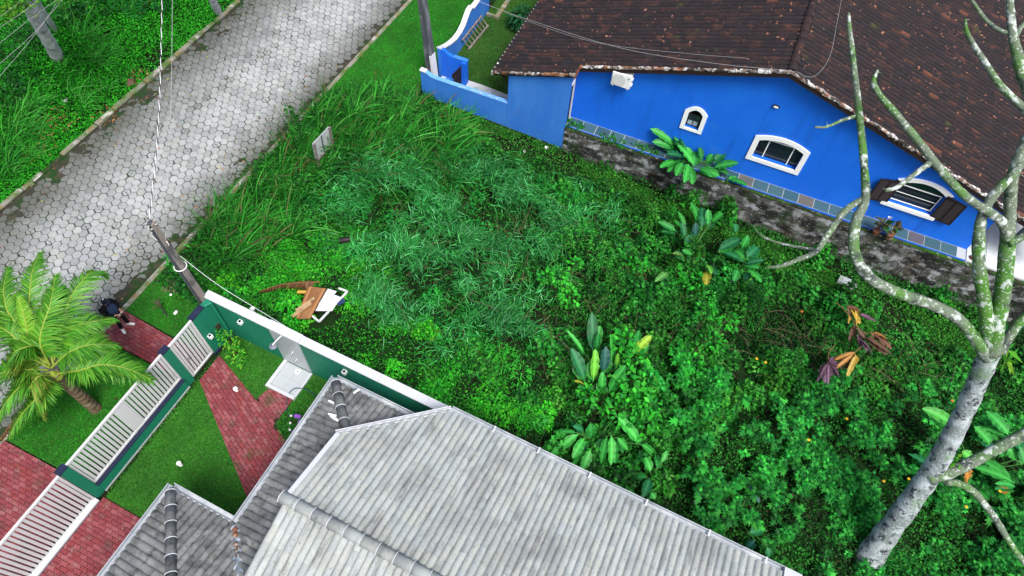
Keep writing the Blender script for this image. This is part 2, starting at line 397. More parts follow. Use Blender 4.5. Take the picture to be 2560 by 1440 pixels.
def red_path(poly, z, ang=0.0):
    P = MB().prism(poly, z - .03, z - .002, lambda a, b, d: (a, b, d)); o = tag(build('path', P, m_redjoint), kind='structure')
    c, s = math.cos(ang), math.sin(ang); xs_ = [p[0] for p in poly]; ys_ = [p[1] for p in poly]; cx, cy = (min(xs_) + max(xs_)) / 2, (min(ys_) + max(ys_)) / 2
    R_ = max(max(xs_) - min(xs_), max(ys_) - min(ys_)); sp = []
    for j in range(int(-R_ / BW), int(R_ / BW) + 1):
        for i in range(int(-R_ / BL), int(R_ / BL) + 1):
            u = i * BL + (j % 2) * BL / 2; v = j * BW; x = cx + u * c - v * s; y = cy + u * s + v * c
            a = ang + random.gauss(0, .012); tl = random.gauss(0, .02); tl2 = random.gauss(0, .02)
            x_ = np.array([math.cos(a), math.sin(a), tl]); z_ = np.array([0, tl2, 1.0]); x_ /= np.linalg.norm(x_); y_ = np.cross(z_, x_); y_ /= np.linalg.norm(y_); z_ = np.cross(x_, y_)
            sp.append((mx4(x_, y_, z_, (x, y, z + random.gauss(0, .0025))), random.randrange(8), None))
    ok = inpoly([q[0][:2, 3] for q in sp], poly); out = []
    area = sum(poly[i][0] * poly[(i + 1) % len(poly)][1] - poly[(i + 1) % len(poly)][0] * poly[i][1] for i in range(len(poly))); sg_ = 1 if area > 0 else -1
    for q, k in zip(sp, ok):
        c_ = q[0][:2, 3]; clip = []
        for i in range(len(poly)):
            a_, b_ = np.array(poly[i]), np.array(poly[(i + 1) % len(poly)]); e_ = b_ - a_; t_ = np.clip((c_ - a_) @ e_ / (e_ @ e_), 0, 1)
            if np.linalg.norm(a_ + e_ * t_ - c_) < .135:
                n_ = np.array([e_[1], -e_[0]]) * sg_ / np.linalg.norm(e_); clip.append(((a_[0], a_[1], 0), (n_[0], n_[1], 0)))
        if k or clip: out.append((q[0], q[1], clip or None))
    emit(red, out, o); return o
red_path(P1, .03, math.radians(-2)); red_path(P2, .03, math.radians(-24)); red_path(P3, .03); red_path(P4, .03)

sp_c = at(438, 715, .03)
bs = [(sp_c[0] + (.42 + .12 * math.sin(3 * a + 1) + .07 * math.sin(7 * a)) * math.cos(a), sp_c[1] + (.30 + .1 * math.sin(2 * a) + .06 * math.sin(5 * a)) * math.sin(a)) for a in np.linspace(0, 6.283, 25)[:-1]]
m_bare = mat('bare_soil', (.16, .13, .09), .95, .1, layers=[((.07, .06, .05), 6, .45, .65, .8), ((.28, .25, .2), 9, .58, .7, .7), ((.03, .10, .015), 4, .55, .66, .9)], bump=.6, bscale=40)
tag(build('bare_soil', MB().prism(bs, .026, .034, lambda a, b, d: (a, b, d)), m_bare), kind='structure')
# ================================================================== blue house
def onu(px, py, u):
    d = ray(px, py); t = (u - HU @ (CAM - HO)) / (HU @ d); p = CAM + d * t - HO; return HV @ p, p[2]
m_blue = mat('blue_paint', (.006, .135, .72), .6, .35, layers=[((.010, .18, .80), .7, .45, .7, .6), ((.006, .085, .48), 2.5, .52, .74, .5, (1.5, 1.5, .14)), ((.05, .20, .62), 1.3, .62, .78, .4), ((.02, .13, .5), 9, .6, .8, .25)], bump=.12, bscale=90)
m_blue2 = mat('weathered_blue_paint', (.03, .17, .60), .7, .3, layers=[((.06, .24, .66), 1.5, .45, .7, .7, (1, 1, .25)), ((.10, .10, .22), 3, .64, .76, .55, (1, 1, .3)), ((.02, .03, .06), 1.2, .66, .8, .5)], bump=.2, bscale=60)
m_white = mat('white_paint', (.62, .64, .66), .6, .35, layers=[((.5, .5, .47), 2.4, .6, .8, .4)], bump=.1, bscale=50)
m_bwhite = mat('bright_white_paint', (.85, .87, .88), .5, .4)
m_dark = mat('dark_interior', (.006, .008, .014), .6, .2)  # near-black colour stands in for the shade of unlit rooms
m_glass = mat('window_glass', (.012, .025, .04), .06, .6)
m_glasslight = mat('pale_reflection_glass', (.30, .38, .42), .25, .5)  # pale colour stands in for the whitish reflection in the lower panes
m_wood = mat('dark_stained_wood', (.018, .012, .014), .55, .3, bump=.3, bscale=30, bstretch=(1, 1, 8))
m_tiledark = mat('weathered_clay_tile', attr='col', rough=.8, spec=.25,
                 layers=[((.13, .050, .036), 2.2, .60, .74, .6), ((.010, .009, .012), 5, .5, .72, .5), ((.06, .08, .02), 1.3, .67, .75, .6), ((.40, .18, .11), 7.5, .66, .71, .85), ((.25, .25, .23), 17, .72, .78, .5)], bump=.5, bscale=45)
m_mortar = mat('verge_mortar', (.20, .17, .15), .95, .1, layers=[((.62, .62, .62), 6, .46, .56), ((.025, .02, .018), 5, .47, .57, .95), ((.24, .10, .045), 2.6, .5, .62, .85)], bump=.9, bscale=25)
m_fascia = mat('dark_fascia', (.022, .014, .014), .8, .2)
m_block = mat('stained_block', attr='col', rough=.92, spec=.12,
              layers=[((.42, .44, .46), 2.6, .50, .60, .85), ((.20, .21, .22), 7, .5, .65, .5), ((.09, .055, .022), .75, .57, .68, .6), ((.012, .014, .014), 1.5, .49, .58, .88, (1, 1, 1.8)), ((.018, .045, .008), 1.6, .52, .64, .7), ((.42, .44, .45), 15, .62, .69, .75)], bump=.8, bscale=35)
m_blockjoint = mat('block_joint', (.03, .03, .026), .95, .1, layers=[((.2, .2, .19), 2.0, .52, .62, .8), ((.03, .05, .012), 1.3, .5, .65, .8)], bump=.5)
m_slab = mat('slate_slab', attr='col', rough=.35, spec=.5, layers=[((.05, .09, .10), 3, .45, .7, .6)], bump=.15, bscale=30)
m_grout = mat('pale_grout', (.42, .45, .46), .8, .2)
m_tilewhite = mat('white_floor_tile', (.62, .68, .70), .25, .5, layers=[((.5, .56, .6), 2, .5, .7, .5)])
m_ac = mat('appliance_white', (.80, .82, .82), .4, .4)
m_iron = mat('black_iron', (.012, .012, .014), .5, .4)

def holed(outer, holes, d0, d1, fr):
    """flat wall with openings and their reveals; polygons are (a,b), depth d"""
    bm = bmesh.new(); edges = []
    for lp in [outer] + holes:
        vs_ = [bm.verts.new((p[0], p[1], 0)) for p in lp]
        edges += [bm.edges.new((vs_[i], vs_[(i + 1) % len(vs_)])) for i in range(len(vs_))]
    bmesh.ops.triangle_fill(bm, use_beauty=True, use_dissolve=False, edges=edges)
    bm.verts.index_update(); pts = [(v.co.x, v.co.y) for v in bm.verts]; fs = [tuple(v.index for v in f.verts) for f in bm.faces]; bm.free()
    mb = MB(); mb.add([fr(a, b, d0) for a, b in pts], fs)
    for lp in [outer] + holes:
        n = len(lp); mb.add([fr(a, b, d0) for a, b in lp] + [fr(a, b, d1) for a, b in lp], [(i, (i + 1) % n, n + (i + 1) % n, n + i) for i in range(n)])
    return mb
def arch(u0, u1, z0, z1, zt, n=10):
    """rectangle with an arched head"""
    top = [(u1 + (u0 - u1) * i / n, z1 + (zt - z1) * (1 - (2 * i / n - 1) ** 2)) for i in range(n + 1)]
    return [(u0, z0), (u1, z0)] + top

V0, ZS = .62, 1.2
AP_U, AP_Z, SL, SR = 6.68, 6.05, .345, .315
def zroof(u): return AP_Z - (SL * (AP_U - u) if u < AP_U else SR * (u - AP_U))
bh = thing('house', 'bright blue gabled house with dark clay tile roof and white arched windows', 'house', H(6, 1, .0))
fv = lambda d: (lambda a, b, dd: H(a, dd, b))
frw = lambda a, b, d: H(a, d, b)
h1 = arch(4.20, 4.69, 2.50, 3.18, 3.36); h2 = arch(6.74, 8.25, 2.17, 2.98, 3.18); h3 = arch(11.42, 12.82, 2.16, 3.12, 3.36)
gable = [(.05, -1.0), (14.55, -1.0), (14.55, zroof(14.55) - .14), (AP_U, AP_Z - .14), (.05, zroof(.05) - .14)]
build('wall', holed(gable, [h1, h2, h3], V0, V0 + .16, frw), m_blue, bh)
w2 = MB().box(14.40, 14.55, V0 + .003, 14, -1.0, zroof(14.55) - .16, H).box(.05, .2, V0 + .17, 14, -1, zroof(.05) - .16, H).box(.06, 14.54, 13.8, 14, -1, 3.2, H)
build('wall', w2, m_blue, bh)
# carport wall standing forward to the boundary, with its side door opening
build('wall', MB().add([H(-2.27, 0, -.3), H(.06, 0, -.5), H(.06, 0, zroof(.06) - .14), H(-2.27, 0, zroof(-2.27) - .14)] + [H(-2.27, .15, -.3), H(.06, .15, -.5), H(.06, .15, zroof(.06) - .14), H(-2.27, .15, zroof(-2.27) - .14)],
      [(0, 1, 2, 3), (7, 6, 5, 4), (0, 4, 5, 1), (1, 5, 6, 2), (2, 6, 7, 3), (3, 7, 4, 0)]), m_blue2, bh)
build('side_wall', MB().box(-.09, .045, .151, .23, -.5, zroof(0) - .15, H).box(-.09, .045, .50, .619, -.5, zroof(0) - .15, H).box(-.09, .045, .23, .50, 3.05, zroof(0) - .15, H), m_blue2, bh)
dt = build('door_frame', MB().box(.046, .085, .44, .53, 1.2, 3.08, H).box(.046, .085, .20, .53, 3.02, 3.10, H), m_white, bh)
gt = MB()
for k in range(5): gt.bar(H(-.02, .25 + k * .05, 1.2), H(-.02, .25 + k * .05, 2.6), .018)
gt.bar(H(-.02, .23, 1.9), H(-.02, .48, 1.9), .03).bar(H(-.02, .23, 2.6), H(-.02, .48, 2.6), .03)
build('iron_gate', gt, m_iron, bh)
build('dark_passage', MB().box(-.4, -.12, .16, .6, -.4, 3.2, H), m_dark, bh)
# windows
def window(hole, outer, panes, w):
    win = build('window', holed(outer, [hole], V0 - .05, V0 + .02, frw), m_bwhite, bh)
    us = [p[0] for p in hole]; zs_ = [p[1] for p in hole]
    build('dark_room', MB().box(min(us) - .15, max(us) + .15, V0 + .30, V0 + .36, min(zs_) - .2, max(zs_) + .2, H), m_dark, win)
    return win
w1 = window(h1, arch(4.05, 4.84, 2.40, 3.24, 3.49), None, .13)
fm = MB(); sash = lambda a, b, d: H(a, V0 + .10 - (b - 2.52) * .02 + d, b)
for (a0, a1, b0, b1) in ((4.215, 4.25, 2.51, 3.05), (4.60, 4.64, 2.51, 3.05), (4.25, 4.60, 2.51, 2.55), (4.25, 4.60, 3.0, 3.05), (4.41, 4.44, 2.55, 3.0), (4.25, 4.60, 2.76, 2.79)): fm.box(a0, a1, b0, b1, 0, .03, sash)
build('window_frame', fm, m_wood, w1)
for (a0, a1, b0, b1, mm) in ((4.252, 4.408, 2.552, 2.758, m_glasslight), (4.442, 4.598, 2.552, 2.758, m_glasslight), (4.252, 4.408, 2.792, 2.998, m_glass), (4.442, 4.598, 2.792, 2.998, m_glass)):
    build('pane', MB().box(a0, a1, b0, b1, .008, .018, sash), mm, w1)
w2_ = window(h2, arch(6.56, 8.42, 2.01, 3.10, 3.35), None, .15)
fr2 = lambda a, b, d: H(a, V0 + .11 + d, b)
fm = MB()
for (a0, a1, b0, b1) in ((7.06, 7.095, 2.19, 3.02), (7.895, 7.93, 2.19, 3.02), (7.095, 7.895, 2.985, 3.02)): fm.box(a0, a1, b0, b1, -.03, 0, fr2)
build('sliding_frame', fm, m_bwhite, w2_)
fm = MB()
for (a0, a1) in ((6.76, 7.055), (7.10, 7.89), (7.935, 8.23)):
    build('pane', MB().box(a0, a1, 2.19, 2.98, .02, .03, fr2), m_glass, w2_)
    for k in range(1, 4): fm.bar(fr2(a0, 2.19 + k * .2, .005), fr2(a1, 2.19 + k * .2, .005), .012)
    for k in range(1, 4): fm.bar(fr2(a0 + (a1 - a0) * k / 4, 2.19, .008), fr2(a0 + (a1 - a0) * k / 4, 2.98, .008), .010)
build('window_grille', fm, m_iron, w2_)
build('window_sill', MB().box(6.74, 8.25, 2.10, 2.165, -.12, .02, fr2), m_bwhite, w2_)
# the shuttered window
out3 = arch(11.24, 13.0, 2.03, 3.24, 3.52)
w3 = build('window', holed([(11.24, 3.12)] + [(13.0, 3.12)] + arch(11.24, 13.0, 2.03, 3.22, 3.50)[2:], [], V0 - .05, V0 - .001, frw) if False else
           MB().add([H(a, V0 - .05, b) for a, b in arch(11.24, 13.0, 2, 3.22, 3.50)[2:]] + [H(a, V0 - .05, b) for a, b in arch(11.42, 12.82, 2, 3.12, 3.36)[2:]] +
                    [H(a, V0 - .001, b) for a, b in arch(11.24, 13.0, 2, 3.22, 3.50)[2:]] + [H(a, V0 - .001, b) for a, b in arch(11.42, 12.82, 2, 3.12, 3.36)[2:]],
                    [(i, i + 1, 12 + i, 11 + i) for i in range(10)] + [(22 + i, 23 + i, 1 + i, i) for i in range(10)] + [(11 + i, 12 + i, 34 + i, 33 + i) for i in range(10)]), m_bwhite, bh)
build('window_sill', MB().box(11.24, 13.0, 2.02, 2.155, V0 - .09, V0 - .001, lambda a, b, c: H(a, c, b) if False else H(a, b, c)) if False else MB().prism([(11.24, 2.02), (13.0, 2.02), (13.0, 2.155), (11.24, 2.155)], V0 - .09, V0 - .001, frw), m_bwhite, w3)
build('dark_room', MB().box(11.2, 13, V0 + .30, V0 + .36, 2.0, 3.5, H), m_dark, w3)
build('pane', MB().prism(arch(11.43, 12.81, 2.17, 3.10, 3.34), .07, .08, fr2), m_glass, w3)
m_greenpane = mat('green_pane', (.005, .05, .035), .2, .5)
build('arched_pane', MB().prism([(11.45, 3.0), (12.79, 3.0)] + arch(11.45, 12.79, 2, 3.08, 3.32)[2:], .02, .03, fr2), m_greenpane, w3)
fm = MB()
for k in range(1, 22): fm.bar(fr2(11.42 + k * 1.4 / 22, 2.17, 0), fr2(11.42 + k * 1.4 / 22, 3.2, 0), .008)
build('window_grille', fm, m_iron, w3)
fm = MB()
for b in (2.22, 2.93): fm.box(11.47, 12.78, b, b + .028, -.03, -.005, fr2)
fm.box(12.75, 12.78, 2.25, 2.93, -.03, -.005, fr2).box(11.47, 12.78, 2.60, 2.61, -.03, -.005, fr2)
build('window_frame', fm, m_bwhite, w3)
for (a0, a1, s) in ((10.77, 11.42, 1), (12.83, 13.49, -1)):
    def sf(a, b, d, a0=a0, a1=a1, s=s):
        t = (a1 - a) if s > 0 else (a - a0); return H(a, V0 - .05 - t * .12 + d, b)
    top = lambda a: 3.10 + (.10 * (a - a0) / (a1 - a0) if s > 0 else .10 * (a1 - a) / (a1 - a0)) ** 1
    sh = build('shutter', MB().prism([(a0, 2.10), (a0 + .045, 2.10), (a0 + .045, top(a0)), (a0, top(a0))], -.02, .02, sf)
               .prism([(a1 - .045, 2.10), (a1, 2.10), (a1, top(a1)), (a1 - .045, top(a1))], -.02, .02, sf)
               .prism([((a0 + a1) / 2 - .03, 2.10), ((a0 + a1) / 2 + .03, 2.10), ((a0 + a1) / 2 + .03, 3.13), ((a0 + a1) / 2 - .03, 3.13)], -.018, .018, sf)
               .prism([(a0 + .045, 2.10), (a1 - .045, 2.10), (a1 - .045, 2.16), (a0 + .045, 2.16)], -.016, .016, sf)
               .prism([(a0 + .045, 3.06), (a1 - .045, 3.06), (a1 - .045, top(a1) - .005), (a0 + .045, top(a0) - .005)], -.016, .016, sf), m_wood, bh)
    for (c0, c1) in ((a0 + .047, (a0 + a1) / 2 - .032), ((a0 + a1) / 2 + .032, a1 - .047)):
        for k in range(15):
            zz = 2.17 + k * .06
            build('slat', MB().hexa([sf(c0, zz, -.016), sf(c1, zz, -.016), sf(c1, zz + .01, -.012), sf(c0, zz + .01, -.012), sf(c0, zz + .045, .012), sf(c1, zz + .045, .012), sf(c1, zz + .055, .016), sf(c0, zz + .055, .016)]), m_wood, sh)
# air conditioner condenser on the gable wall
acb = thing('air_conditioner', 'white split air conditioner condenser mounted high on blue gable wall', 'air conditioner', H(1.7, .45, 3.55))
build('casing', MB().box(1.37, 2.05, .26, .58, 3.58, 4.14, H), m_ac, acb, bevel=.02)
fg = MB().lathe([(.0, 0), (.24, 0)], (0, 0, 0), 24)
fanf = lambda a, b, d: H(1.64 + a, .258 + d, 3.86 + b)
ring = [(.235 * math.cos(t * math.pi / 12), .235 * math.sin(t * math.pi / 12)) for t in range(24)]
m_acg = mat('grille_grey', (.26, .29, .29), .5, .3)
fgr = build('fan_grille', MB().prism(ring, -.012, 0, fanf), m_acg, acb)
wires_ = MB()
for k in range(-5, 6):
    hh = math.sqrt(max(.235 ** 2 - (k * .042) ** 2, 0)); wires_.bar(fanf(k * .042, -hh, -.016), fanf(k * .042, hh, -.016), .008).bar(fanf(-hh, k * .042, -.018), fanf(hh, k * .042, -.018), .008)
build('guard_wire', wires_, m_ac, fgr)
build('badge', MB().prism([(1.93, 4.02), (2.0, 4.04), (1.95, 3.97)], .250, .258, frw).prism([(1.925, 3.93), (1.945, 3.93), (1.945, 3.95), (1.925, 3.95)], .250, .258, frw), mat('badge_teal', (.02, .15, .17), .5), acb)
build('valve', MB().box(2.05, 2.10, .34, .42, 3.68, 3.76, H).box(2.05, 2.10, .34, .42, 3.92, 4.0, H), m_ac, acb)
for u in (1.45, 1.97): build('bracket', MB().box(u - .02, u + .02, .28, .62, 3.53, 3.578, H), m_ac, acb)
build('cable', MB().tube(spline([H(1.47, .5, 3.55), H(1.45, .57, 3.42), H(1.38, .6, 3.3), H(1.30, .61, 3.18)], 8), .008, 5), m_acg, acb)
wl = thing('wall_lamp', 'small oval bulkhead lamp high on the blue gable wall', 'lamp', H(6.75, .6, 4.45))
build('lamp_body', MB().prism([(6.75 + .12 * math.cos(t * .524), 4.49 + .055 * math.sin(t * .524)) for t in range(12)], V0 - .05, V0 - .001, frw), m_iron, wl)
build('lamp_glass', MB().prism([(6.75 + .08 * math.cos(t * .524), 4.49 + .03 * math.sin(t * .524)) for t in range(12)], V0 - .075, V0 - .051, frw), m_ac, wl)

# roof: two slopes of barrel clay tiles, mortar verge, ridge caps
VB = 13.0
deck = MB()
def slope_box(u0, u1, v0, v1, t=.10, off=-.02):
    z0, z1 = zroof(u0) + off, zroof(u1) + off
    return [H(u0, v0, z0 - t), H(u1, v0, z1 - t), H(u1, v1, z1 - t), H(u0, v1, z0 - t), H(u0, v0, z0), H(u1, v0, z1), H(u1, v1, z1), H(u0, v1, z0)]
deck.hexa(slope_box(-2.80, .18, -.12, VB)); deck.hexa(slope_box(.181, AP_U - .001, .34, VB)); deck.hexa(slope_box(AP_U, 17.0, .34, VB))
roof = build('roof', deck, m_fascia, bh)
TP, TL = .215, .36
def barrel2(pitch, length, rise, k, thick, step, prof=None):
    prof = prof or [(-.53, -.004), (-.42, .62), (-.28, .93), (-.08, 1.0), (.12, .93), (.28, .60), (.36, .05), (.53, -.02)]
    prof = [(x * pitch, z * rise) for x, z in prof]; n = len(prof)
    v = [(x, 0, z + step) for x, z in prof] + [(x, length * 1.10, z + .001) for x, z in prof] + [(x, .004, z + step - thick) for x, z in prof] + [(x, 0, z + step) for x, z in prof]
    return v, [(i, i + 1, n + i + 1, n + i) for i in range(n - 1)] + [(2 * n + i, 2 * n + i + 1, 3 * n + i + 1, 3 * n + i) for i in range(n - 1)]
tv, tf = barrel2(TP, TL, .105, 7, .02, .024, [(-.53, 0), (-.46, .42), (-.34, .82), (-.16, 1.0), (.0, .84), (.12, .42), (.19, 0), (.36, -.08), (.53, 0)])
dark_cols = [(.020, .015, .018), (.024, .017, .020), (.018, .015, .019), (.028, .018, .019), (.020, .015, .017), (.036, .021, .020), (.022, .018, .022), (.046, .024, .021), (.016, .014, .017), (.030, .020, .022), (.11, .045, .03), (.021, .016, .019)]
tile_d = Piece('roof_tile', tv, tf, dark_cols, m_tiledark, smooth=True)
specs = []
wts = [10, 9, 9, 7, 8, 5, 8, 2.5, 8, 5, .8, 8]
def lay(u_low, u_high, v0, v1, sign):
    """rows of tiles with the barrels running down the slope; sign=+1: low edge at small u"""
    sl = SL if sign > 0 else SR
    s_dir = HU * sign + np.array([0, 0, sl]); s_dir /= np.linalg.norm(s_dir); e_dir = HV * (-sign); n_dir = np.cross(e_dir, s_dir)
    run = TL / math.sqrt(1 + sl * sl)
    for j in range(int((v1 - v0) / TP)):
        v = v0 + (j + .5) * TP
        u = u_low
        while (u < u_high - .05) if sign > 0 else (u > u_high + .05):
            p = H(u, v, zroof(u)); q = s_dir + e_dir * random.gauss(0, .012) + n_dir * random.gauss(0, .006); q /= np.linalg.norm(q); e = np.cross(q, n_dir); n_ = np.cross(e, q)
            specs.append((mx4(e, q, n_, p + n_ * random.gauss(0, .003)), random.choices(range(12), wts)[0], None)); u += run * sign
    return
lay(-2.86, .15, -.14, .34, 1); lay(-2.86, AP_U, .34, VB, 1); lay(17.0, AP_U, .34, VB, -1)
emit(tile_d, specs, roof)
# ridge caps
rc_v, rc_f = [], []
for i in range(9):
    t = math.pi * i / 8; rc_v += [(.15 * math.cos(t), 0, .13 * math.sin(t)), (.13 * math.cos(t), .44, .11 * math.sin(t))]
rc_f = [(2 * i, 2 * i + 1, 2 * i + 3, 2 * i + 2) for i in range(8)]
cap = Piece('ridge_cap', rc_v, rc_f, dark_cols, m_tiledark, True); cs = []
v = .30
while v < VB: cs.append((mx4(HU, HV, np.array([0, 0, 1.0]), H(AP_U, v, AP_Z + .03 + random.gauss(0, .006))), random.choice([3, 5, 7, 9, 1]), None)); v += .40
emit(cap, cs, roof)
# mortar along the verges
def mortar_run(pts, name):
    mb = MB()
    for a, b in zip(pts[:-1], pts[1:]):
        a = np.array(a); b = np.array(b); L_ = np.linalg.norm(b - a); t = 0
        while t < L_:
            l = random.uniform(.06, .20); p = a + (b - a) * t / L_; q = a + (b - a) * min(t + l, L_) / L_; h_ = random.uniform(.05, .11); w = random.uniform(.07, .13); o_ = np.array([0, 0, random.uniform(-.015, .02)])
            mb.bar(p + o_, q + o_, w, h_); t += l * .98
    return build(name, mb, m_mortar, roof, bevel=.015)
zz = .03
mortar_run([H(.2, .31, zroof(.2) + zz), H(AP_U, .31, AP_Z + zz)], 'verge_mortar'); mortar_run([H(AP_U, .31, AP_Z + zz), H(17, .31, zroof(17) + zz)], 'verge_mortar')
mortar_run([H(-2.86, -.15, zroof(-2.86) + zz), H(.2, -.15, zroof(.2) + zz)], 'verge_mortar')
build('verge_board', MB().hexa([H(.2, .285, zroof(.2) - .17), H(AP_U, .285, AP_Z - .17), H(AP_U, .335, AP_Z - .17), H(.2, .335, zroof(.2) - .17), H(.2, .285, zroof(.2) - .02), H(AP_U, .285, AP_Z - .02), H(AP_U, .335, AP_Z - .02), H(.2, .335, zroof(.2) - .02)])
      .hexa([H(AP_U + .001, .285, AP_Z - .17), H(17, .285, zroof(17) - .17), H(17, .335, zroof(17) - .17), H(AP_U + .001, .335, AP_Z - .17), H(AP_U + .001, .285, AP_Z - .02), H(17, .285, zroof(17) - .02), H(17, .335, zroof(17) - .02), H(AP_U + .001, .335, AP_Z - .02)]), m_fascia, roof)
m_eave = mat('pale_eave_edge', (.55, .56, .56), .7, .2, layers=[((.25, .2, .18), 4, .5, .7, .6)])
build('eave_board', MB().box(-2.90, -2.84, -.14, VB, zroof(-2.86) - .10, zroof(-2.86) + .04, H), m_eave, roof)
m_verge2 = mat('rusty_verge', (.16, .06, .035), .8, .2, layers=[((.4, .25, .18), 4, .5, .7, .6)])
build('verge_step', MB().hexa([H(.17, -.15, zroof(.17) - .14), H(.23, -.15, zroof(.2) - .14), H(.23, .32, zroof(.2) - .14), H(.17, .32, zroof(.17) - .14), H(.17, -.15, zroof(.17) + .05), H(.23, -.15, zroof(.2) + .05), H(.23, .32, zroof(.2) + .05), H(.17, .32, zroof(.17) + .05)]), m_verge2, roof)
build('eave_strut', MB().bar(H(-2.25, .06, 2.35), H(-2.7, .06, 2.75), .05), m_fascia, bh)

# apron of slate slabs along the wall
apron = build('apron', MB().box(.06, 14.55, .13, V0 - .002, .9, ZS - .012, H), m_blue, bh)
m_ = MB().box(.07, 14.54, .14, V0 - .004, ZS - .012, ZS - .004, H)
build('grout_bed', m_, m_grout, apron)
slab_cols = [(.035, .095, .120), (.045, .110, .130), (.030, .085, .105), (.050, .115, .125), (.040, .10, .11)]
sv = MB().box(-.262, .262, -.225, .225, 0, .010); slab = Piece('slab', sv.v, sv.f, slab_cols + [(.12, .11, .085), (.10, .09, .10)], m_slab); sp = []
for k in range(26):
    sp.append((mx4(HU, HV, np.array([0, 0, 1.0]), H(.36 + k * .545, .372, ZS - .006)), (5 if k in (12, 16) else 6 if k == 23 else random.randrange(5)), None))
emit(slab, sp, apron)
# white tiled patio at the back corner
patio = build('patio', MB().box(14.56, 16.45, .13, 9, .3, ZS - .012, H), m_grout, bh)
sv = MB().box(-.305, .305, -.42, .42, 0, .012); wtile = Piece('floor_tile', sv.v, sv.f, [(.6, .66, .68)], m_tilewhite)
emit(wtile, [(mx4(HU, HV, np.array([0, 0, 1.0]), H(14.88 + i * .625, .58 + j * .86, ZS - .006)), 0, None) for i in range(3) for j in range(9)], patio)
build('downpipe', MB().tube([H(15.9, 1.55, ZS), H(15.9, 1.55, zroof(15.9) - .1)], .06, 10), mat('grey_pipe', (.10, .12, .14), .5), bh)

# retaining wall of concrete blocks
rw = thing('retaining_wall', 'stained concrete block retaining wall below the blue house', 'wall', H(0.1, .07, -.1))
core = MB().hexa([H(.07, .022, -1.4), H(17.4, .022, -1.4), H(17.4, .14, -1.4), H(.07, .14, -1.4), H(.07, .022, 1.10), H(17.4, .022, 1.10), H(17.4, .14, 1.10), H(.07, .14, 1.10)])
corep = build('wall_core', core, m_blockjoint, rw)
sv = MB().box(-.187, .187, 0, .12, 0, .178)
blk_cols = [(.075, .078, .070), (.10, .10, .09), (.062, .065, .058), (.115, .112, .10), (.05, .052, .045), (.09, .085, .07)]
blk = Piece('block', sv.v, sv.f, blk_cols, m_block); sp = []
for j in range(12):
    z = 1.10 - (j + 1) * .196
    for i in range(44):
        u = .27 + i * .395 + (j % 2) * .197
        if u > 17.2 or z + .2 < -.055 * u - .06: continue
        sp.append((mx4(HU, HV, np.array([0, 0, 1.0]), H(u, random.gauss(0, .004), z)), random.randrange(6), None))
emit(blk, sp, corep)
m_moss = mat('mossy_cement', (.035, .04, .022), .95, .1, layers=[((.03, .09, .01), 3, .45, .6), ((.3, .31, .30), 5, .6, .7, .6), ((.012, .012, .010), 2, .5, .65, .8)], bump=.8, bscale=30)
mb = MB(); u = .07
while u < 17.3:
    l = random.uniform(.25, .6); mb.box(u, min(u + l, 17.4), -.012 + random.gauss(0, .006), .128, 1.101, 1.125 + random.uniform(0, .035), H); u += l
build('coping', mb, m_moss, rw, bevel=.01)
# low blue wall past the patio
tag(build('wall', MB().box(16.46, 19, .15, .30, -1.6, 1.02, H), m_blue2, loc=H(17, .2, -.9)), 'low pale blue wall past the tiled patio at right edge', 'wall')

# boundary wall and entrance of the blue house
fw_ = thing('boundary_wall', 'weathered blue boundary wall with white capped end beside the lawn', 'wall', H(-4, .07, .2))
prof = [(-5.92, -.2), (-2.28, -.4), (-2.28, 1.40), (-5.25, 1.40), (-5.5, 1.43), (-5.72, 1.56), (-5.92, 1.58)]
build('panel', MB().prism(prof, 0, .15, frw), m_blue2, fw_)
cp = MB(); tops = [(-2.28, 1.40), (-5.25, 1.40), (-5.5, 1.43), (-5.72, 1.56)]
for a, b in zip(tops[:-1], tops[1:]): cp.hexa([H(a[0], -.015, a[1] + .002), H(b[0], -.015, b[1] + .002), H(b[0], .165, b[1] + .002), H(a[0], .165, a[1] + .002), H(a[0], -.015, a[1] + .04), H(b[0], -.015, b[1] + .04), H(b[0], .165, b[1] + .04), H(a[0], .165, a[1] + .04)])
build('coping', cp, mat('pale_blue_coping', (.12, .33, .72), .6, .3, layers=[((.3, .5, .75), 3, .5, .7, .5)]), fw_)
build('end_cap', MB().hexa([H(-5.95, -.02, 1.585), H(-5.70, -.02, 1.565), H(-5.70, .17, 1.565), H(-5.95, .17, 1.585), H(-5.95, -.02, 1.63), H(-5.70, -.02, 1.61), H(-5.70, .17, 1.61), H(-5.95, .17, 1.63)]), m_white, fw_)
for u in (-2.75, -3.05, -3.4, -3.75, -4.1): build('bird_spike', MB().tube(spline([H(u - .07, .06, 1.445), H(u - .03, .02, 1.475), H(u + .03, .02, 1.475), H(u + .07, .06, 1.445)], 7), .012, 5), m_white, fw_)
build('plinth', MB().hexa([H(-5.92, -.02, -.25), H(.06, -.03, -.55), H(.06, -.002, -.55), H(-5.92, -.002, -.25), H(-5.92, -.012, .40), H(.06, -.012, .10), H(.06, -.002, .10), H(-5.92, -.002, .40)]), m_moss, fw_)
sw = thing('street_wall', 'blue street wall with swooping white coping beside the lawn', 'wall', H(-5.8, 4, .3))
pxs = [(1097, 122), (1108, 118), (1122, 110), (1136, 98), (1148, 82), (1158, 62), (1165, 42), (1170, 28)]
pr = [onu(x, y, -5.82) for x, y in pxs]
v_end, z_end = pr[-1]
pr2 = [(v_end + .02, z_end + .02), (v_end + .30, z_end + .02), (v_end + .34, z_end - .10), (v_end + .8, z_end - .12), (v_end + 1.3, z_end - .02), (v_end + 1.7, z_end + .15), (v_end + 2.0, z_end + .4)]
top = pr + pr2; fru = lambda a, b, d: H(d, a, b)
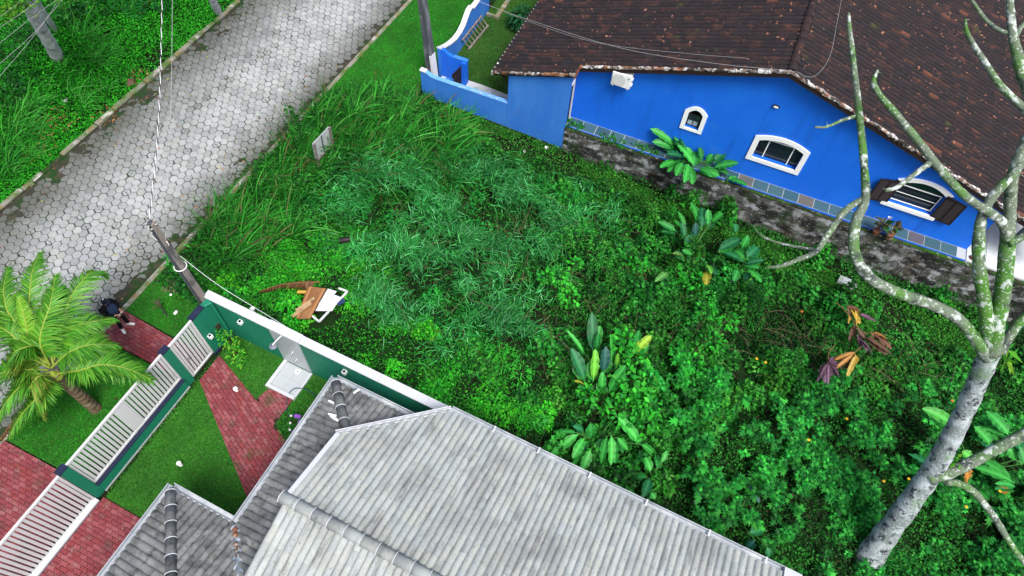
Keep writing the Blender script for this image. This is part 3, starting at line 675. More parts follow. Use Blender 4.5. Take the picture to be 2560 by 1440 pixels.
build('panel', MB().prism([(top[0][0], .0)] + top + [(top[-1][0], .0)][::-1], -5.89, -5.75, fru), m_blue2, sw)
cp = MB()
for a, b in zip(top[:-1], top[1:]): cp.hexa([H(-5.93, a[0], a[1] + .001), H(-5.71, a[0], a[1] + .001), H(-5.71, b[0], b[1] + .001), H(-5.93, b[0], b[1] + .001), H(-5.93, a[0], a[1] + .05), H(-5.71, a[0], a[1] + .05), H(-5.71, b[0], b[1] + .05), H(-5.93, b[0], b[1] + .05)])
build('coping', cp, m_white, sw)
v1_ = top[0][0]; z1_ = top[0][1]
rt = thing('return_wall', 'short bright blue return wall beside the dark pedestrian gate', 'wall', H(-5.2, v1_, .3))
build('panel', MB().prism([(-5.745, .1), (-4.62, .1), (-4.62, z1_ - .22), (-5.2, z1_ - .2), (-5.45, z1_ - .14), (-5.6, z1_ - .02), (-5.745, z1_)], v1_, v1_ + .14, frw), m_blue, rt)
build('coping', MB().box(-5.2, -4.60, v1_ - .015, v1_ + .155, z1_ - .205, z1_ - .17, H), m_blue2, rt)
build('gate_post', MB().box(-4.80, -4.62, v1_ - .12, v1_ - .001, .1, z1_ - .23, H), m_blue, rt)
build('low_pier', MB().prism([(.16, .1), (.62, .1), (.62, 1.12), (.40, 1.30), (.16, 1.38)], -5.0, -4.82, fru), m_blue2, rt)
pg = thing('pedestrian_gate', 'small dark brown pedestrian gate in the blue boundary wall', 'gate', H(-4.75, .9, .35))
for k in range(5):
    v = .64 + k * (v1_ - .78) / 5; build('plank', MB().box(-4.90 + .02 * k, -4.87 + .02 * k, v, v + (v1_ - .80) / 5, .42, 1.28, H), m_wood, pg)
build('rail', MB().box(-4.868 + .05, -4.85 + .05, .64, v1_ - .14, .6, .68, H).box(-4.868 + .05, -4.85 + .05, .64, v1_ - .14, 1.1, 1.18, H), m_wood, pg)
lawn_garden = sheet('lawn', [tuple(H(*q, 0)[:2]) for q in ((-5.74, 1.7), (-4.6, 1.65), (-2.2, 1.5), (.2, 1.5), (.2, 15), (-5.74, 15))], .34, m_lawn2)
fl = tag(build('paving', MB().box(-5.74, .04, .151, 1.62, .2, .325, H), m_grout), kind='structure')
sv = MB().box(-.2, .2, -.2, .2, 0, .012); ft = Piece('floor_tile', sv.v, sv.f, [(.55, .62, .66), (.26, .34, .38), (.40, .48, .52)], mat('floor_tile', attr='col', rough=.4, spec=.4)); sp = []
r2 = math.sqrt(.5)
for i in range(-14, 14):
    for j in range(-14, 14):
        u = -3.3 + (i - j) * .41 * r2; v = .85 + (i + j) * .41 * r2
        if -4.75 < u < -2.35 and .42 < v < 1.36: sp.append((mx4(HU * r2 + HV * r2, -HU * r2 + HV * r2, np.array([0, 0, 1.0]), H(u, v, .326)), (i % 2) if random.random() < .8 else 2, None))
emit(ft, sp, fl)
# ladder lying on edge against the street wall
ld = thing('ladder', 'grey wooden ladder lying on edge against the blue street wall', 'ladder', H(-5.5, 4, .34))
build('rail', MB().bar(H(-5.42, 3.25, .39), H(-5.32, 5.05, .39), .07, .05), m_wd := mat('grey_wood', (.17, .15, .14), .9, .1, layers=[((.35, .33, .31), 6, .5, .7, .7)], bump=.3, bscale=20), ld)
build('rail', MB().bar(H(-5.68, 3.2, .80), H(-5.62, 5.0, .80), .07, .05), m_wd, ld)
for k in range(8):
    t = .05 + k * .13; build('rung', MB().bar(H(-5.42 + .1 * t, 3.25 + 1.8 * t, .40), H(-5.68 + .06 * t, 3.2 + 1.8 * t, .79), .035), m_wd, ld)
pl = tag(build('planter_kerb', MB().box(-5.30, -5.12, 5.75, 8.5, .3, .47, H).box(-5.70, -5.12, 5.62, 5.748, .3, .47, H), m_kerb, loc=H(-5.2, 6.5, .3)), 'weathered concrete planter kerb inside the blue garden', 'planter')
# ================================================================== grey roofed house with green walls
W = lambda x, y, z: (x, y, z)
m_green = mat('green_paint', (.010, .185, .110), .6, .3, layers=[((.016, .22, .135), .8, .45, .7, .6), ((.008, .12, .08), 3, .58, .8, .45, (1, 1, .35))], bump=.12, bscale=80)
m_navy = mat('navy_paint', (.010, .016, .045), .6, .3, layers=[((.03, .04, .08), 6, .55, .75, .5)])
m_gate = mat('gate_white', (.60, .62, .64), .45, .4, layers=[((.5, .5, .48), 2.2, .56, .74, .5)])
m_marble = mat('white_marble', (.40, .44, .47), .3, .5, layers=[((.42, .46, .5), 1.8, .5, .7, .6)])
m_steel = mat('brushed_steel', (.5, .52, .54), .3, .5, metallic=.9)
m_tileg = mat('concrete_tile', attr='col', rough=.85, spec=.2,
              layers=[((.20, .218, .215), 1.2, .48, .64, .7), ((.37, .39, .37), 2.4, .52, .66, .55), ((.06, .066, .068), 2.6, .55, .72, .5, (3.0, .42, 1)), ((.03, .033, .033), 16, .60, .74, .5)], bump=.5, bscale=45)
m_tileg2 = mat('dark_concrete_tile', attr='col', rough=.9, spec=.15,  # darker, blotchier grey than the main roof, for the lower roofs
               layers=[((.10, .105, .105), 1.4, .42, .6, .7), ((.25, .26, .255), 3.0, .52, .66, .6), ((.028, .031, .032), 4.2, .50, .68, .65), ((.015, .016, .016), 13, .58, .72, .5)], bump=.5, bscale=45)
m_gutter = mat('zinc_gutter', (.30, .34, .38), .5, .45, layers=[((.50, .53, .56), 1.7, .48, .65, .7), ((.10, .13, .17), 3.3, .58, .72, .6)])
m_flash = mat('white_flashing', (.50, .53, .57), .5, .35, layers=[((.50, .54, .62), 2.6, .55, .7, .6)])
gh = thing('house', 'house with pale grey concrete tile roof beside the green wall', 'house', (-3, 2, 0))
build('wall', MB().box(-5.74, 5.0, -5, 3.7, -.05, 2.6).box(-3.5, 5.0, 3.701, 5.4, -.05, 2.6), m_white, gh)
build('veranda_post', MB().box(-7.0, -6.85, 5.0, 5.15, -.05, 2.5), m_white, gh); build('veranda_post', MB().box(-7.0, -6.85, 1.3, 1.45, -.05, 2.5), m_white, gh)
build('garage_post', MB().box(-8.85, -8.65, .75, .95, -.05, 2.5), m_white, gh)
SG = .302; RY, RZ = 1.93, 4.10; EY = 5.80; MX0, MX1 = -5.80, 5.03
zm = lambda y: RZ - SG * abs(y - RY)
# decks
dk = MB()
def pl_deck(pts, t=.07):
    n = len(pts); return dk.add([(x, y, z - t) for x, y, z in pts] + list(pts), [tuple(range(n - 1, -1, -1)), tuple(range(n, 2 * n))] + [(i, (i + 1) % n, n + (i + 1) % n, n + i) for i in range(n)])
KY = 3.86; CX = -3.74
pl_deck([(MX0, RY, RZ - .02), (MX1, RY, RZ - .02), (MX1, EY, zm(EY) - .02), (CX + .1, EY, zm(EY) - .02), (MX0, KY, zm(KY) - .02)])
pl_deck([(MX1, RY - .001, RZ - .02), (MX0, RY - .001, RZ - .02), (MX0, -4.5, zm(-4.5) - .02), (MX1, -4.5, zm(-4.5) - .02)])
LZ, SLW = 2.66, .30
LX, LY = -7.0, 5.27            # eave lines of the lower veranda roof
zl_x = lambda x: LZ + SLW * (x - LX); zl_y = lambda y: LZ + SLW * (LY - y)
pl_deck([(LX, LY, LZ - .02), (LX, 1.05, LZ - .02), (-5.75, -.20, zl_x(-5.75) - .02), (-5.75, LY - 1.25, zl_x(-5.75) - .02)])
pl_deck([(LX, LY - .001, LZ - .02), (-5.72, LY - 1.28, zl_y(LY - 1.28) - .02), (-4.0, LY - 1.28, zl_y(LY - 1.28) - .02), (-3.4, LY, LZ - .02)])
GX, GY = -8.92, 1.06           # eaves of the garage wing
zg_x = lambda x: LZ + SLW * (x - GX); zg_y = lambda y: LZ + SLW * (GY - y)
pl_deck([(GX, GY, LZ - .021), (GX, -5, LZ - .021), (-6.2, -5, zg_x(-6.2) - .021), (-6.2, -1.66, zg_x(-6.2) - .021)])
pl_deck([(GX, GY - .001, LZ - .021), (-6.2, -1.66, zg_y(-1.66) - .021), (-5.6, -1.66, zg_y(-1.66) - .021), (-5.6, -.4, zg_y(-.4) - .021), (LX - .02, GY - .02, LZ - .021)])
groof = build('roof', dk, m_fascia, gh)
GP, GLn = .172, .36
tv, tf = barrel2(GP, GLn, .048, 7, .009, .010)
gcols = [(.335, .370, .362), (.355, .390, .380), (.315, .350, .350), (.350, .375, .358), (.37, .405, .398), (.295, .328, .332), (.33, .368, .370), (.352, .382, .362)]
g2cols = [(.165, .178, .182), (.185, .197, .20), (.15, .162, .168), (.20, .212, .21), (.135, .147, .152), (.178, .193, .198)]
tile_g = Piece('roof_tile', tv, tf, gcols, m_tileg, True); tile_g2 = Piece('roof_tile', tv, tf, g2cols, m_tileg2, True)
def lay_tiles(out, origin, e_dir, h_dir, sl, e_n, s_max, ncol, halfs):
    """origin: low corner; e_dir along eave, h_dir horizontal up-slope; halfs: plan half planes (a,b,c): a x + b y + c >= 0"""
    e = np.array([*e_dir, 0.0]); s = np.array([*h_dir, sl]); s /= np.linalg.norm(s); n = np.cross(e, s)
    if n[2] < 0: n = -n
    rows = int(s_max * math.sqrt(1 + sl * sl) / GLn) + 1
    for i in range(e_n):
        for j in range(rows):
            p = np.array(origin) + e * (i + .5) * GP + s * j * GLn
            corners = [p + e * a * GP * .5 + s * b * GLn for a in (-1, 1) for b in (0, 1.1)]
            clip = []; dead = False
            for (a, b, c) in halfs:
                d = [a * q[0] + b * q[1] + c for q in corners]
                if max(d) <= 0: dead = True; break
                if min(d) < 0:
                    k = -c / (a * a + b * b); clip.append(((a * k, b * k, 0), (-a, -b, 0)))
            if dead: continue
            ee = e + s * random.gauss(0, .008); ee /= np.linalg.norm(ee); ss = s - ee * (s @ ee); ss /= np.linalg.norm(ss); nn = np.cross(ee, ss)
            if nn[2] < 0: ee = -ee; nn = np.cross(ee, ss)
            out.append((mx4(ee, ss, nn, p + nn * random.gauss(0, .003)), random.randrange(ncol), clip or None))
sp1 = []
lay_tiles(sp1, (MX0, EY, zm(EY)), (1, 0), (0, -1), SG, int((MX1 - MX0) / GP) + 1, EY - RY, 8, [(1, 0, -MX0), (0, 1, -RY), (1, -1, KY - MX0), (-1, 0, MX1)])
lay_tiles(sp1, (MX0, -4.5, zm(-4.5)), (1, 0), (0, 1), SG, int((MX1 - MX0) / GP) + 1, RY + 4.5, 8, [(1, 0, -MX0), (0, -1, RY)])
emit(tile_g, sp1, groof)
sp2 = []
lay_tiles(sp2, (LX, -.4, LZ), (0, 1), (1, 0), SLW, int((LY + .4) / GP) + 1, 1.3, 6, [(-1, -1, LY + LX), (-1, 0, -5.82), (1, 1, -(LX + 1.05))])
lay_tiles(sp2, (LX, LY, LZ), (1, 0), (0, -1), SLW, int(3.5 / GP), 1.3, 6, [(1, 1, -(LY + LX)), (-1, 1, -(KY - MX0) - .08), (-1, 0, -3.5)])
lay_tiles(sp2, (GX, -5, LZ), (0, 1), (1, 0), SLW, int((GY + 5) / GP) + 1, 2.7, 6, [(-1, -1, GX + GY), (-1, 0, -6.2)])
lay_tiles(sp2, (GX, GY, LZ), (1, 0), (0, -1), SLW, int(3.3 / GP), 2.7, 6, [(1, 1, -(GX + GY)), (-1, -1, LX - .05 + GY), (-1, 0, -5.65)])
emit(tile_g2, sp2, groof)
# ridge and hip caps
def caps(p0, p1, r, piece_cols, m, ln=.42):
    p0 = np.array(p0, float); p1 = np.array(p1, float); L_ = np.linalg.norm(p1 - p0); d = (p1 - p0) / L_; x = np.cross(d, (0, 0, 1)); x /= np.linalg.norm(x); z = np.cross(x, d)
    v = []; k = 8
    for i in range(k + 1):
        t = math.pi * i / k; v += [(r * 1.08 * math.cos(t), 0, r * .95 * math.sin(t)), (r * .94 * math.cos(t), ln * 1.08, r * .85 * math.sin(t)), (r * 1.02 * math.cos(t), .0, r * .85 * math.sin(t))]
    f = [(3 * i, 3 * i + 1, 3 * i + 4, 3 * i + 3) for i in range(k)] + [(3 * i + 2, 3 * i, 3 * i + 3, 3 * i + 5) for i in range(k)]
    pc = Piece('ridge_cap', v, f, piece_cols, m, True); sp = []
    for i in range(int(L_ / ln)): sp.append((mx4(x, d, z, p0 + d * i * ln + z * random.gauss(.0, .004)), random.randrange(len(piece_cols)), None))
    emit(pc, sp, groof)
    rings = MB()
    for i in range(int(L_ / ln)):
        c = p0 + d * (i * ln + .012); pts = [c + x * r * 1.10 * math.cos(t) + z * r * .97 * math.sin(t) for t in [math.pi * q / 8 for q in range(9)]]
        rings.tube(pts, .011, 5)
    build('mortar_joint', rings, m_flash, groof)
caps((MX0 - .12, RY, RZ + .02), (MX1, RY, RZ + .02), .135, gcols[:5], m_tileg)
caps((LX + .05, LY - .05, LZ + .06), (MX0 + .02, LY - 1.22, zl_x(MX0) + .08), .12, g2cols[:4], m_tileg2)
caps((GX + .05, GY - .05, LZ + .06), (-6.3, GY - 2.62, zg_x(-6.3) + .06), .12, g2cols[1:4], m_tileg2)
# gutters: open U channels
def gutter(pts, w=.13, h=.10, name='gutter', m=None):
    mb = MB()
    for a, b in zip(pts[:-1], pts[1:]):
        a = np.array(a, float); b = np.array(b, float); d = (b - a) / np.linalg.norm(b - a); x = np.array([d[1], -d[0], 0])
        for off, ww, z0, z1 in ((-w / 2, .022, 0, h), (w / 2, .022, 0, h), (0, w, -.012, .0)):
            q = [a + x * (off - ww / 2), a + x * (off + ww / 2), b + x * (off + ww / 2), b + x * (off - ww / 2)]
            mb.hexa([p + np.array([0, 0, z0]) for p in q] + [p + np.array([0, 0, z1]) for p in q])
    return build(name, mb, m or m_gutter, groof)
gutter([(CX - .05, EY + .07, zm(EY) - .06), (MX1 + .3, EY + .07, zm(EY) - .06)], .14)
gutter([(MX0 - .06, KY - .02, zm(KY) - .04), (CX - .05, EY + .08, zm(EY) - .05)], .13, .09, m=m_flash)
gutter([(LX - .08, LY + .08, LZ - .06), (LX - .08, 1.10, LZ - .06)]); gutter([(LX - .02, LY + .08, LZ - .06), (-3.6, LY + .08, LZ - .06)])
gutter([(GX - .08, GY + .08, LZ - .06), (GX - .08, -5, LZ - .06)]); gutter([(GX - .02, GY + .08, LZ - .06), (LX - .15, GY + .08, LZ - .06)])
for x in (-2.55, -1.3, .1, 1.6, 3.2, 4.6): build('gutter_clip', MB().box(x - .02, x + .02, EY - .01, EY + .16, zm(EY) + .03, zm(EY) + .06), m_flash, groof)
# flashing on the front verge and the wall face under it
build('verge_flashing', MB().hexa([(MX0 - .05, RY, RZ - .05), (MX0 + .06, RY, RZ - .05), (MX0 + .06, KY, zm(KY) - .05), (MX0 - .05, KY, zm(KY) - .05), (MX0 - .05, RY, RZ + .075), (MX0 + .06, RY, RZ + .075), (MX0 + .06, KY, zm(KY) + .075), (MX0 - .05, KY, zm(KY) + .075)]), m_flash, groof)
build('verge_wall', MB().hexa([(MX0 - .02, -3, 2.6), (MX0 + .02, -3, 2.6), (MX0 + .02, KY, 2.6), (MX0 - .02, KY, 2.6), (MX0 - .02, -3, zm(-3) - .1), (MX0 + .02, -3, zm(-3) - .1), (MX0 + .02, KY, zm(KY) - .1), (MX0 - .02, KY, zm(KY) - .1)])
      .hexa([(MX0, RY - .8, RZ - .4), (MX0 + .02, RY - .8, RZ - .4), (MX0 + .02, RY + .8, RZ - .4), (MX0, RY + .8, RZ - .4), (MX0, RY, RZ - .1), (MX0 + .02, RY, RZ - .1), (MX0 + .02, RY + .01, RZ - .1), (MX0, RY + .01, RZ - .1)]), m_white, gh)
build('chamfer_wall', MB().hexa([(MX0, KY - .08, 2.6), (CX, EY - .14, 2.3), (CX + .04, EY - .18, 2.3), (MX0 + .04, KY - .12, 2.6), (MX0, KY - .08, zm(KY) - .06), (CX, EY - .14, zm(EY) - .06), (CX + .04, EY - .18, zm(EY) - .06), (MX0 + .04, KY - .12, zm(KY) - .06)]), m_white, gh)
build('end_parapet', MB().hexa([(MX1 + .01, RY, RZ - .6), (MX1 + .42, RY, RZ - .6), (MX1 + .42, EY + .14, zm(EY) - .5), (MX1 + .01, EY + .14, zm(EY) - .5), (MX1 + .01, RY, RZ + .06), (MX1 + .42, RY, RZ + .06), (MX1 + .42, EY + .14, zm(EY) + .06), (MX1 + .01, EY + .14, zm(EY) + .06)]), m_flash, gh)
# valley of the two lower roofs: metal sheet with mortar lumps
m_valley = mat('blue_grey_sheet', (.22, .28, .36), .5, .4, layers=[((.55, .60, .66), 4, .5, .62, .8), ((.06, .08, .10), 5, .55, .7, .7)])
va = np.array([LX - .02, GY, LZ + .03]); vb = np.array([-5.8, GY - 1.2, LZ + .36 + .03])
build('valley_flashing', MB().bar(va, vb, .20, .03), m_valley, groof)
lm = MB()
for t, s_, in ((.16, .07), (.30, .06), (.36, .07), (.45, .05)):
    c = va + (vb - va) * t; lm.lathe([(s_ * .3, 0), (s_, .02), (s_ * .9, .06), (s_ * .3, .09)], c, 7)
build('mortar_lump', lm, m_mortar, groof, smooth=True)
build('rusty_patch', MB().lathe([(.02, 0), (.07, .01), (.06, .05), (.02, .06)], va + (vb - va) * .08 + np.array([0, 0, .01]), 8), m_verge2, groof)
for (px, py, l, a) in ((828, 1005, .16, 0), (832, 1040, .22, .2), (838, 1050, .26, -.1), (890, 975, .18, 1.2), (1025, 1035, .14, .6)):
    p = at(px, py, 2.85); d = np.array([math.cos(a), math.sin(a), 0]) * l / 2; q = 2.66 + SLW * (p[0] - LX) if px < 860 else 2.66 + SLW * (LY - p[1])
    p[2] = q + .10; build('paint_smear', MB().bar(p - d, p + d, .05, .012), m_bwhite, groof)


# ---- green boundary wall with white coping
gw = thing('boundary_wall', 'green painted boundary wall with wide white coping', 'wall', (-8, 6.05, 0))
build('panel', MB().box(-12.1, 6.4, 5.97, 6.14, -.4, 2.08), m_green, gw)
cp = MB(); x = -12.14
while x < 6.4:
    l = min(random.uniform(1.0, 1.6), 6.45 - x); cp.box(x, x + l - .006, 5.93, 6.19, 2.083, 2.13); x += l
build('coping', cp, m_flash, gw)
build('raised_coping', MB().box(-9.90, -8.78, 5.91, 6.185, 2.132, 2.20), m_flash, gw)
fw2 = thing('front_wall', 'green front wall piers with navy caps between the white gates', 'wall', (-12, 3, 0))
for (y0, y1) in ((5.17, 5.965), (3.93, 4.19), (.12, .38)):
    build('pier', MB().box(-12.08, -11.92, y0, y1, -.1, 2.03), m_green, fw2); build('navy_cap', MB().box(-12.11, -11.915, y0 - .01, min(y1 + .01, 5.68), 2.032, 2.075), m_navy, fw2)
build('plinth', MB().box(-12.08, -11.88, .381, 3.929, -.1, .42), m_green, fw2); build('plinth_cap', MB().box(-12.10, -11.865, .381, 3.929, .422, .455), m_navy, fw2)
build('plinth_edge', MB().box(-11.879, -11.872, .381, 3.929, -.06, .012), m_flash, fw2)
build('corner_pipe', MB().tube([(-11.86, 5.9, -.1), (-11.86, 5.9, 2.0)], .05, 10), m_green, fw2)
build('coping_pipe', MB().tube([(-11.95, 5.72, 2.05), (-11.86, 5.9, 2.04)], .05, 10), m_green, fw2)
build('wall_box', MB().box(-11.919, -11.87, 5.62, 5.78, .75, .98), m_moss, fw2)
build('navy_base', MB().box(-11.919, -11.86, 5.14, 5.40, -.05, .06), m_navy, fw2)
def gate(name, label, y0, y1, z0, z1, x, wide=(), rail=.07, pitch=.118, gap=.042):
    gt_ = thing(name, label, 'gate', (x, (y0 + y1) / 2, z0))
    build('frame', MB().box(x - .03, x + .03, y0, y1, z1 - rail, z1).box(x - .03, x + .03, y0, y1, z0, z0 + rail)
          .box(x - .03, x + .03, y0, y0 + rail, z0 + rail, z1 - rail).box(x - .03, x + .03, y1 - rail, y1, z0 + rail, z1 - rail), m_gate, gt_)
    n = max(1, round((y1 - y0 - 2 * rail) / pitch)); p = (y1 - y0 - 2 * rail) / n
    for k in range(n):
        yc = y0 + rail + (k + .5) * p
        w = p - gap
        build('slat', MB().box(x - .012, x + .012, yc - w / 2, yc + w / 2, z0 + rail, z1 - rail), m_gate, gt_)
    for yc in wide: build('stile', MB().box(x - .02, x + .02, yc - .16, yc + .16, z0 + rail, z1 - rail), m_gate, gt_)
    return gt_
pgate = gate('pedestrian_gate', 'narrow white slatted pedestrian gate nearest the pole', 4.20, 5.16, .06, 2.06, -11.97)
build('handle', MB().box(-11.94, -11.88, 4.34, 4.37, .95, 1.08).box(-11.89, -11.87, 4.34, 4.46, 1.0, 1.03), m_steel, pgate)
gate('fence_panel', 'long white slatted fence panel on the green plinth', .39, 3.92, .50, 2.06, -11.99, wide=(2.22,))
dgate = gate('driveway_gate', 'white slatted driveway gate over the red brick drive', -4.4, .10, .08, 2.10, -11.93)
build('bottom_rail', MB().box(-11.90, -11.78, -4.4, .10, .05, .12), m_flash, dgate); build('track', MB().box(-12.05, -11.75, -4.4, .10, .012, .040), m_navy, dgate)

# ---- outdoor shower
shw = thing('outdoor_shower', 'outdoor shower with white marble panel and square tray on green wall', 'shower', (-9.33, 5.5, 0))
build('panel', MB().box(-9.84, -8.83, 5.935, 5.968, .12, 2.081), m_marble, shw)
tr_ = build('tray', MB().box(-9.83, -8.80, 4.95, 5.934, -.03, .045).box(-9.83, -8.80, 4.95, 5.05, .046, .12).box(-9.83, -9.72, 5.051, 5.934, .046, .12).box(-8.86, -8.80, 5.051, 5.934, .046, .085), m_flash, shw)
for i in range(2):
    for j in range(2): build('tray_tile', MB().box(-9.718 + i * .428, -9.718 + i * .428 + .424, 5.055 + j * .44, 5.055 + j * .44 + .435, .047, .055), m_marble, tr_)
build('drain', MB().box(-9.32, -9.18, 5.72, 5.86, .056, .064), m_bwhite, tr_)
build('drain_hole', MB().lathe([(.02, .0), (.035, .0), (.03, .008)], (-9.25, 5.79, .065), 10), m_steel, tr_)
build('shower_arm', MB().tube([(-9.40, 5.94, 2.03), (-9.43, 5.75, 2.03), (-9.46, 5.62, 2.0), (-9.47, 5.60, 1.95)], .017, 8), m_bwhite, shw)
build('shower_head', MB().lathe([(.02, .06), (.03, .03), (.115, .015), (.12, 0), (.11, -.005)], (-9.47, 5.60, 1.90), 16), m_steel, shw)
for z in (1.08, .58): build('tap', MB().tube([(-9.27, 5.936, z), (-9.27, 5.87, z)], .014, 8).tube([(-9.31, 5.88, z), (-9.23, 5.88, z)], .010, 6).tube([(-9.27, 5.87, z), (-9.27, 5.86, z - .05)], .012, 6), m_steel, shw)
hs = tag(build('garden_hose', MB().tube(spline([at(722, 1040, .03), at(716, 1010, .05), at(722, 985, .10), at(735, 972, .13), at(755, 971, .10), at(775, 978, .05), at(790, 990, .03), at(800, 1005, .03), at(790, 1020, .03)], 40), .014, 6), mat('teal_hose', (.005, .06, .07), .4, .4), loc=(-8.9, 5, 0), smooth=True), 'dark teal garden hose looped over the shower tray', 'hose')
def cube_light(label, fr_):
    t_ = thing('wall_light', label, 'lamp', fr_(0, .05, -.06))
    build('lamp_box', MB().hexa([fr_(*q) for q in ((-.06, .002, -.07), (.06, .002, -.07), (.06, .12, -.07), (-.06, .12, -.07), (-.06, .002, .06), (.06, .002, .06), (.06, .12, .06), (-.06, .12, .06))]), m_bwhite, t_)
    build('lens', MB().hexa([fr_(*q) for q in ((-.04, .02, .061), (.04, .02, .061), (.04, .10, .061), (-.04, .10, .061), (-.04, .02, .066), (.04, .02, .066), (.04, .10, .066), (-.04, .10, .066))]), m_glass, t_)
cube_light('white cube light on green wall left of the shower', lambda a, d, z: np.array([-10.97 + a, 5.968 - d, 1.58 + z]))
cube_light('white cube light on green wall nearest the grey roof', lambda a, d, z: np.array([-7.32 + a, 5.968 - d, 1.66 + z]))
cube_light('white cube light on front pier beside the narrow gate', lambda a, d, z: np.array([-11.918 + d, 5.32 + a, .90 + z]))
m_globe = mat('opal_globe', (.85, .85, .82), .25, .5)
for (x, y, lb) in ((-10.49, 1.88, 'white globe garden light in the middle of the lawn'), (-10.51, 4.44, 'white globe garden light on the red brick path')):
    t_ = thing('garden_light', lb, 'lamp', (x, y, 0)); z = .02
    build('stem', MB().lathe([(.05, z), (.05, z + .03), (.025, z + .04), (.025, z + .10)], (x, y, 0), 10), m_bwhite, t_)
    build('globe', MB().lathe([(.001 + .075 * math.sin(math.pi * k / 8), -.075 * math.cos(math.pi * k / 8)) for k in range(9)], (x, y, z + .165), 14), m_globe, t_, smooth=True)
# ================================================================== vegetation
m_leaf = mat('leaf', attr='col', rough=.6, spec=.18, trans=.25)
m_blade = mat('grass_blade', attr='col', rough=.65, spec=.15, trans=.22)
m_gloss = mat('glossy_leaf', attr='col', rough=.5, spec=.28, trans=.2)
m_dry = mat('dry_stem', attr='col', rough=.9, spec=.1)

OVATE = (np.array([(0, 0, 0), (-.30, .45, .08), (0, 1, -.16), (.30, .45, .08), (0, .45, 0)]), np.array([(0, 3, 2, 4), (0, 4, 2, 1)]))
NARROW = (np.array([(0, 0, 0), (-.13, .4, .04), (0, 1, -.22), (.13, .4, .04), (0, .4, 0)]), np.array([(0, 3, 2, 4), (0, 4, 2, 1)]))
ROUND = (np.array([(0, 0, 0), (-.42, .5, .06), (0, 1, -.04), (.42, .5, .06), (0, .5, 0)]), np.array([(0, 3, 2, 4), (0, 4, 2, 1)]))
LOBED = (np.array([(0, .38, .02), (0, 0, 0), (-.46, .34, -.08), (-.17, .46, 0), (-.36, .80, -.10), (-.10, .66, 0), (0, 1.08, -.14), (.10, .66, 0), (.36, .80, -.10), (.17, .46, 0), (.46, .34, -.08)]),
         np.array([(0, 1, 2, 3), (0, 3, 4, 5), (0, 5, 6, 7), (0, 7, 8, 9), (0, 9, 10, 1)])[:, ::-1].copy())
def strip(n, w, bend, tw=0.0):
    v = []; f = []
    for i in range(n + 1):
        t = i / n; ww = w * (1 - t) ** .6 * (0.55 + .45 * min(1, t * 4)); y = t * (1 - .18 * bend * t); z = -bend * .55 * t * t
        v += [(-ww, y, z + .02), (ww, y, z - .02 * tw)]
    f = [(2 * i, 2 * i + 1, 2 * i + 3, 2 * i + 2) for i in range(n)]
    return np.array(v), np.array(f)
def rots(yaw, pitch, roll):
    """local +y forward, +z out. pitch lifts the tip"""
    n = len(yaw); cy, sy, cp, sp_, cr, sr = np.cos(yaw), np.sin(yaw), np.cos(pitch), np.sin(pitch), np.cos(roll), np.sin(roll)
    Z = np.zeros(n); O_ = np.ones(n)
    Rz = np.stack([np.stack([cy, -sy, Z], 1), np.stack([sy, cy, Z], 1), np.stack([Z, Z, O_], 1)], 1)
    Rx = np.stack([np.stack([O_, Z, Z], 1), np.stack([Z, cp, -sp_], 1), np.stack([Z, sp_, cp], 1)], 1)
    Ry = np.stack([np.stack([cr, Z, sr], 1), np.stack([Z, O_, Z], 1), np.stack([-sr, Z, cr], 1)], 1)
    return Rz @ Rx @ Ry
class Leaves:
    def __init__(s): s.V = []; s.F = {}; s.C = []; s.n = 0
    def add(s, tpl, P, yaw, pitch, roll, size, colr, wid=None):
        tv, tf = tpl; n = len(P)
        if n == 0: return s
        R_ = rots(np.asarray(yaw, float), np.asarray(pitch, float), np.asarray(roll, float))
        t = np.broadcast_to(tv, (n, *tv.shape)).copy()
        if wid is not None: t[:, :, 0] *= np.asarray(wid)[:, None]
        V = np.einsum('nij,nkj->nki', R_, t) * np.asarray(size)[:, None, None] + np.asarray(P)[:, None, :]
        k = len(tv); idx = (np.arange(n) * k)[:, None, None] + tf[None] + s.n
        s.V.append(V.reshape(-1, 3)); s.F.setdefault(tf.shape[1], []).append(idx.reshape(-1, tf.shape[1]))
        s.C.append(np.repeat(np.asarray(colr, np.float32), k, 0)); s.n += n * k; return s
    def build(s, name, m, parent=None, loc=None):
        return bulk(name, np.concatenate(s.V), [np.concatenate(v) for v in s.F.values()], m, parent, np.concatenate(s.C), loc=loc)
def pick(n, pal, jit=.25, w=None):
    pal = np.array(pal); c = pal[rng.choice(len(pal), n, p=None if w is None else np.array(w) / sum(w))]
    c = np.where((c[:, 1] > c[:, 0] * 1.25)[:, None], c * np.array([.72, 1.12, .72]), c)
    return np.clip(c * (1 + rng.normal(0, jit, (n, 1))) * (1 + rng.normal(0, jit * .3, (n, 3))), .004, .9)
def sample(poly, dens, holes=(), warp=0.0):
    P = np.array(poly); lo, hi = P.min(0), P.max(0); n = int((hi[0] - lo[0]) * (hi[1] - lo[1]) * dens)
    if warp: lo = lo - warp; hi = hi + warp; n = int((hi[0] - lo[0]) * (hi[1] - lo[1]) * dens)
    q = rng.random((n, 2)) * (hi - lo) + lo; t = q
    if warp:
        t = q + warp * 2 * np.column_stack([vnoise(q[:, 0], q[:, 1], .9, 201) - .5, vnoise(q[:, 0], q[:, 1], .9, 202) - .5]) + rng.normal(0, warp * .45, q.shape)
    k = inpoly(t, poly)
    for h_ in holes: k &= ~inpoly(q, h_)
    return q[k]
def yofwall(x): return 18.2 + (x + 5.85) * math.tan(HT)          # face of the retaining wall
def lot_ok(q): return (q[:, 1] > 6.24) & (q[:, 1] < yofwall(q[:, 0]) - .06) & (q[:, 0] > -15.35)
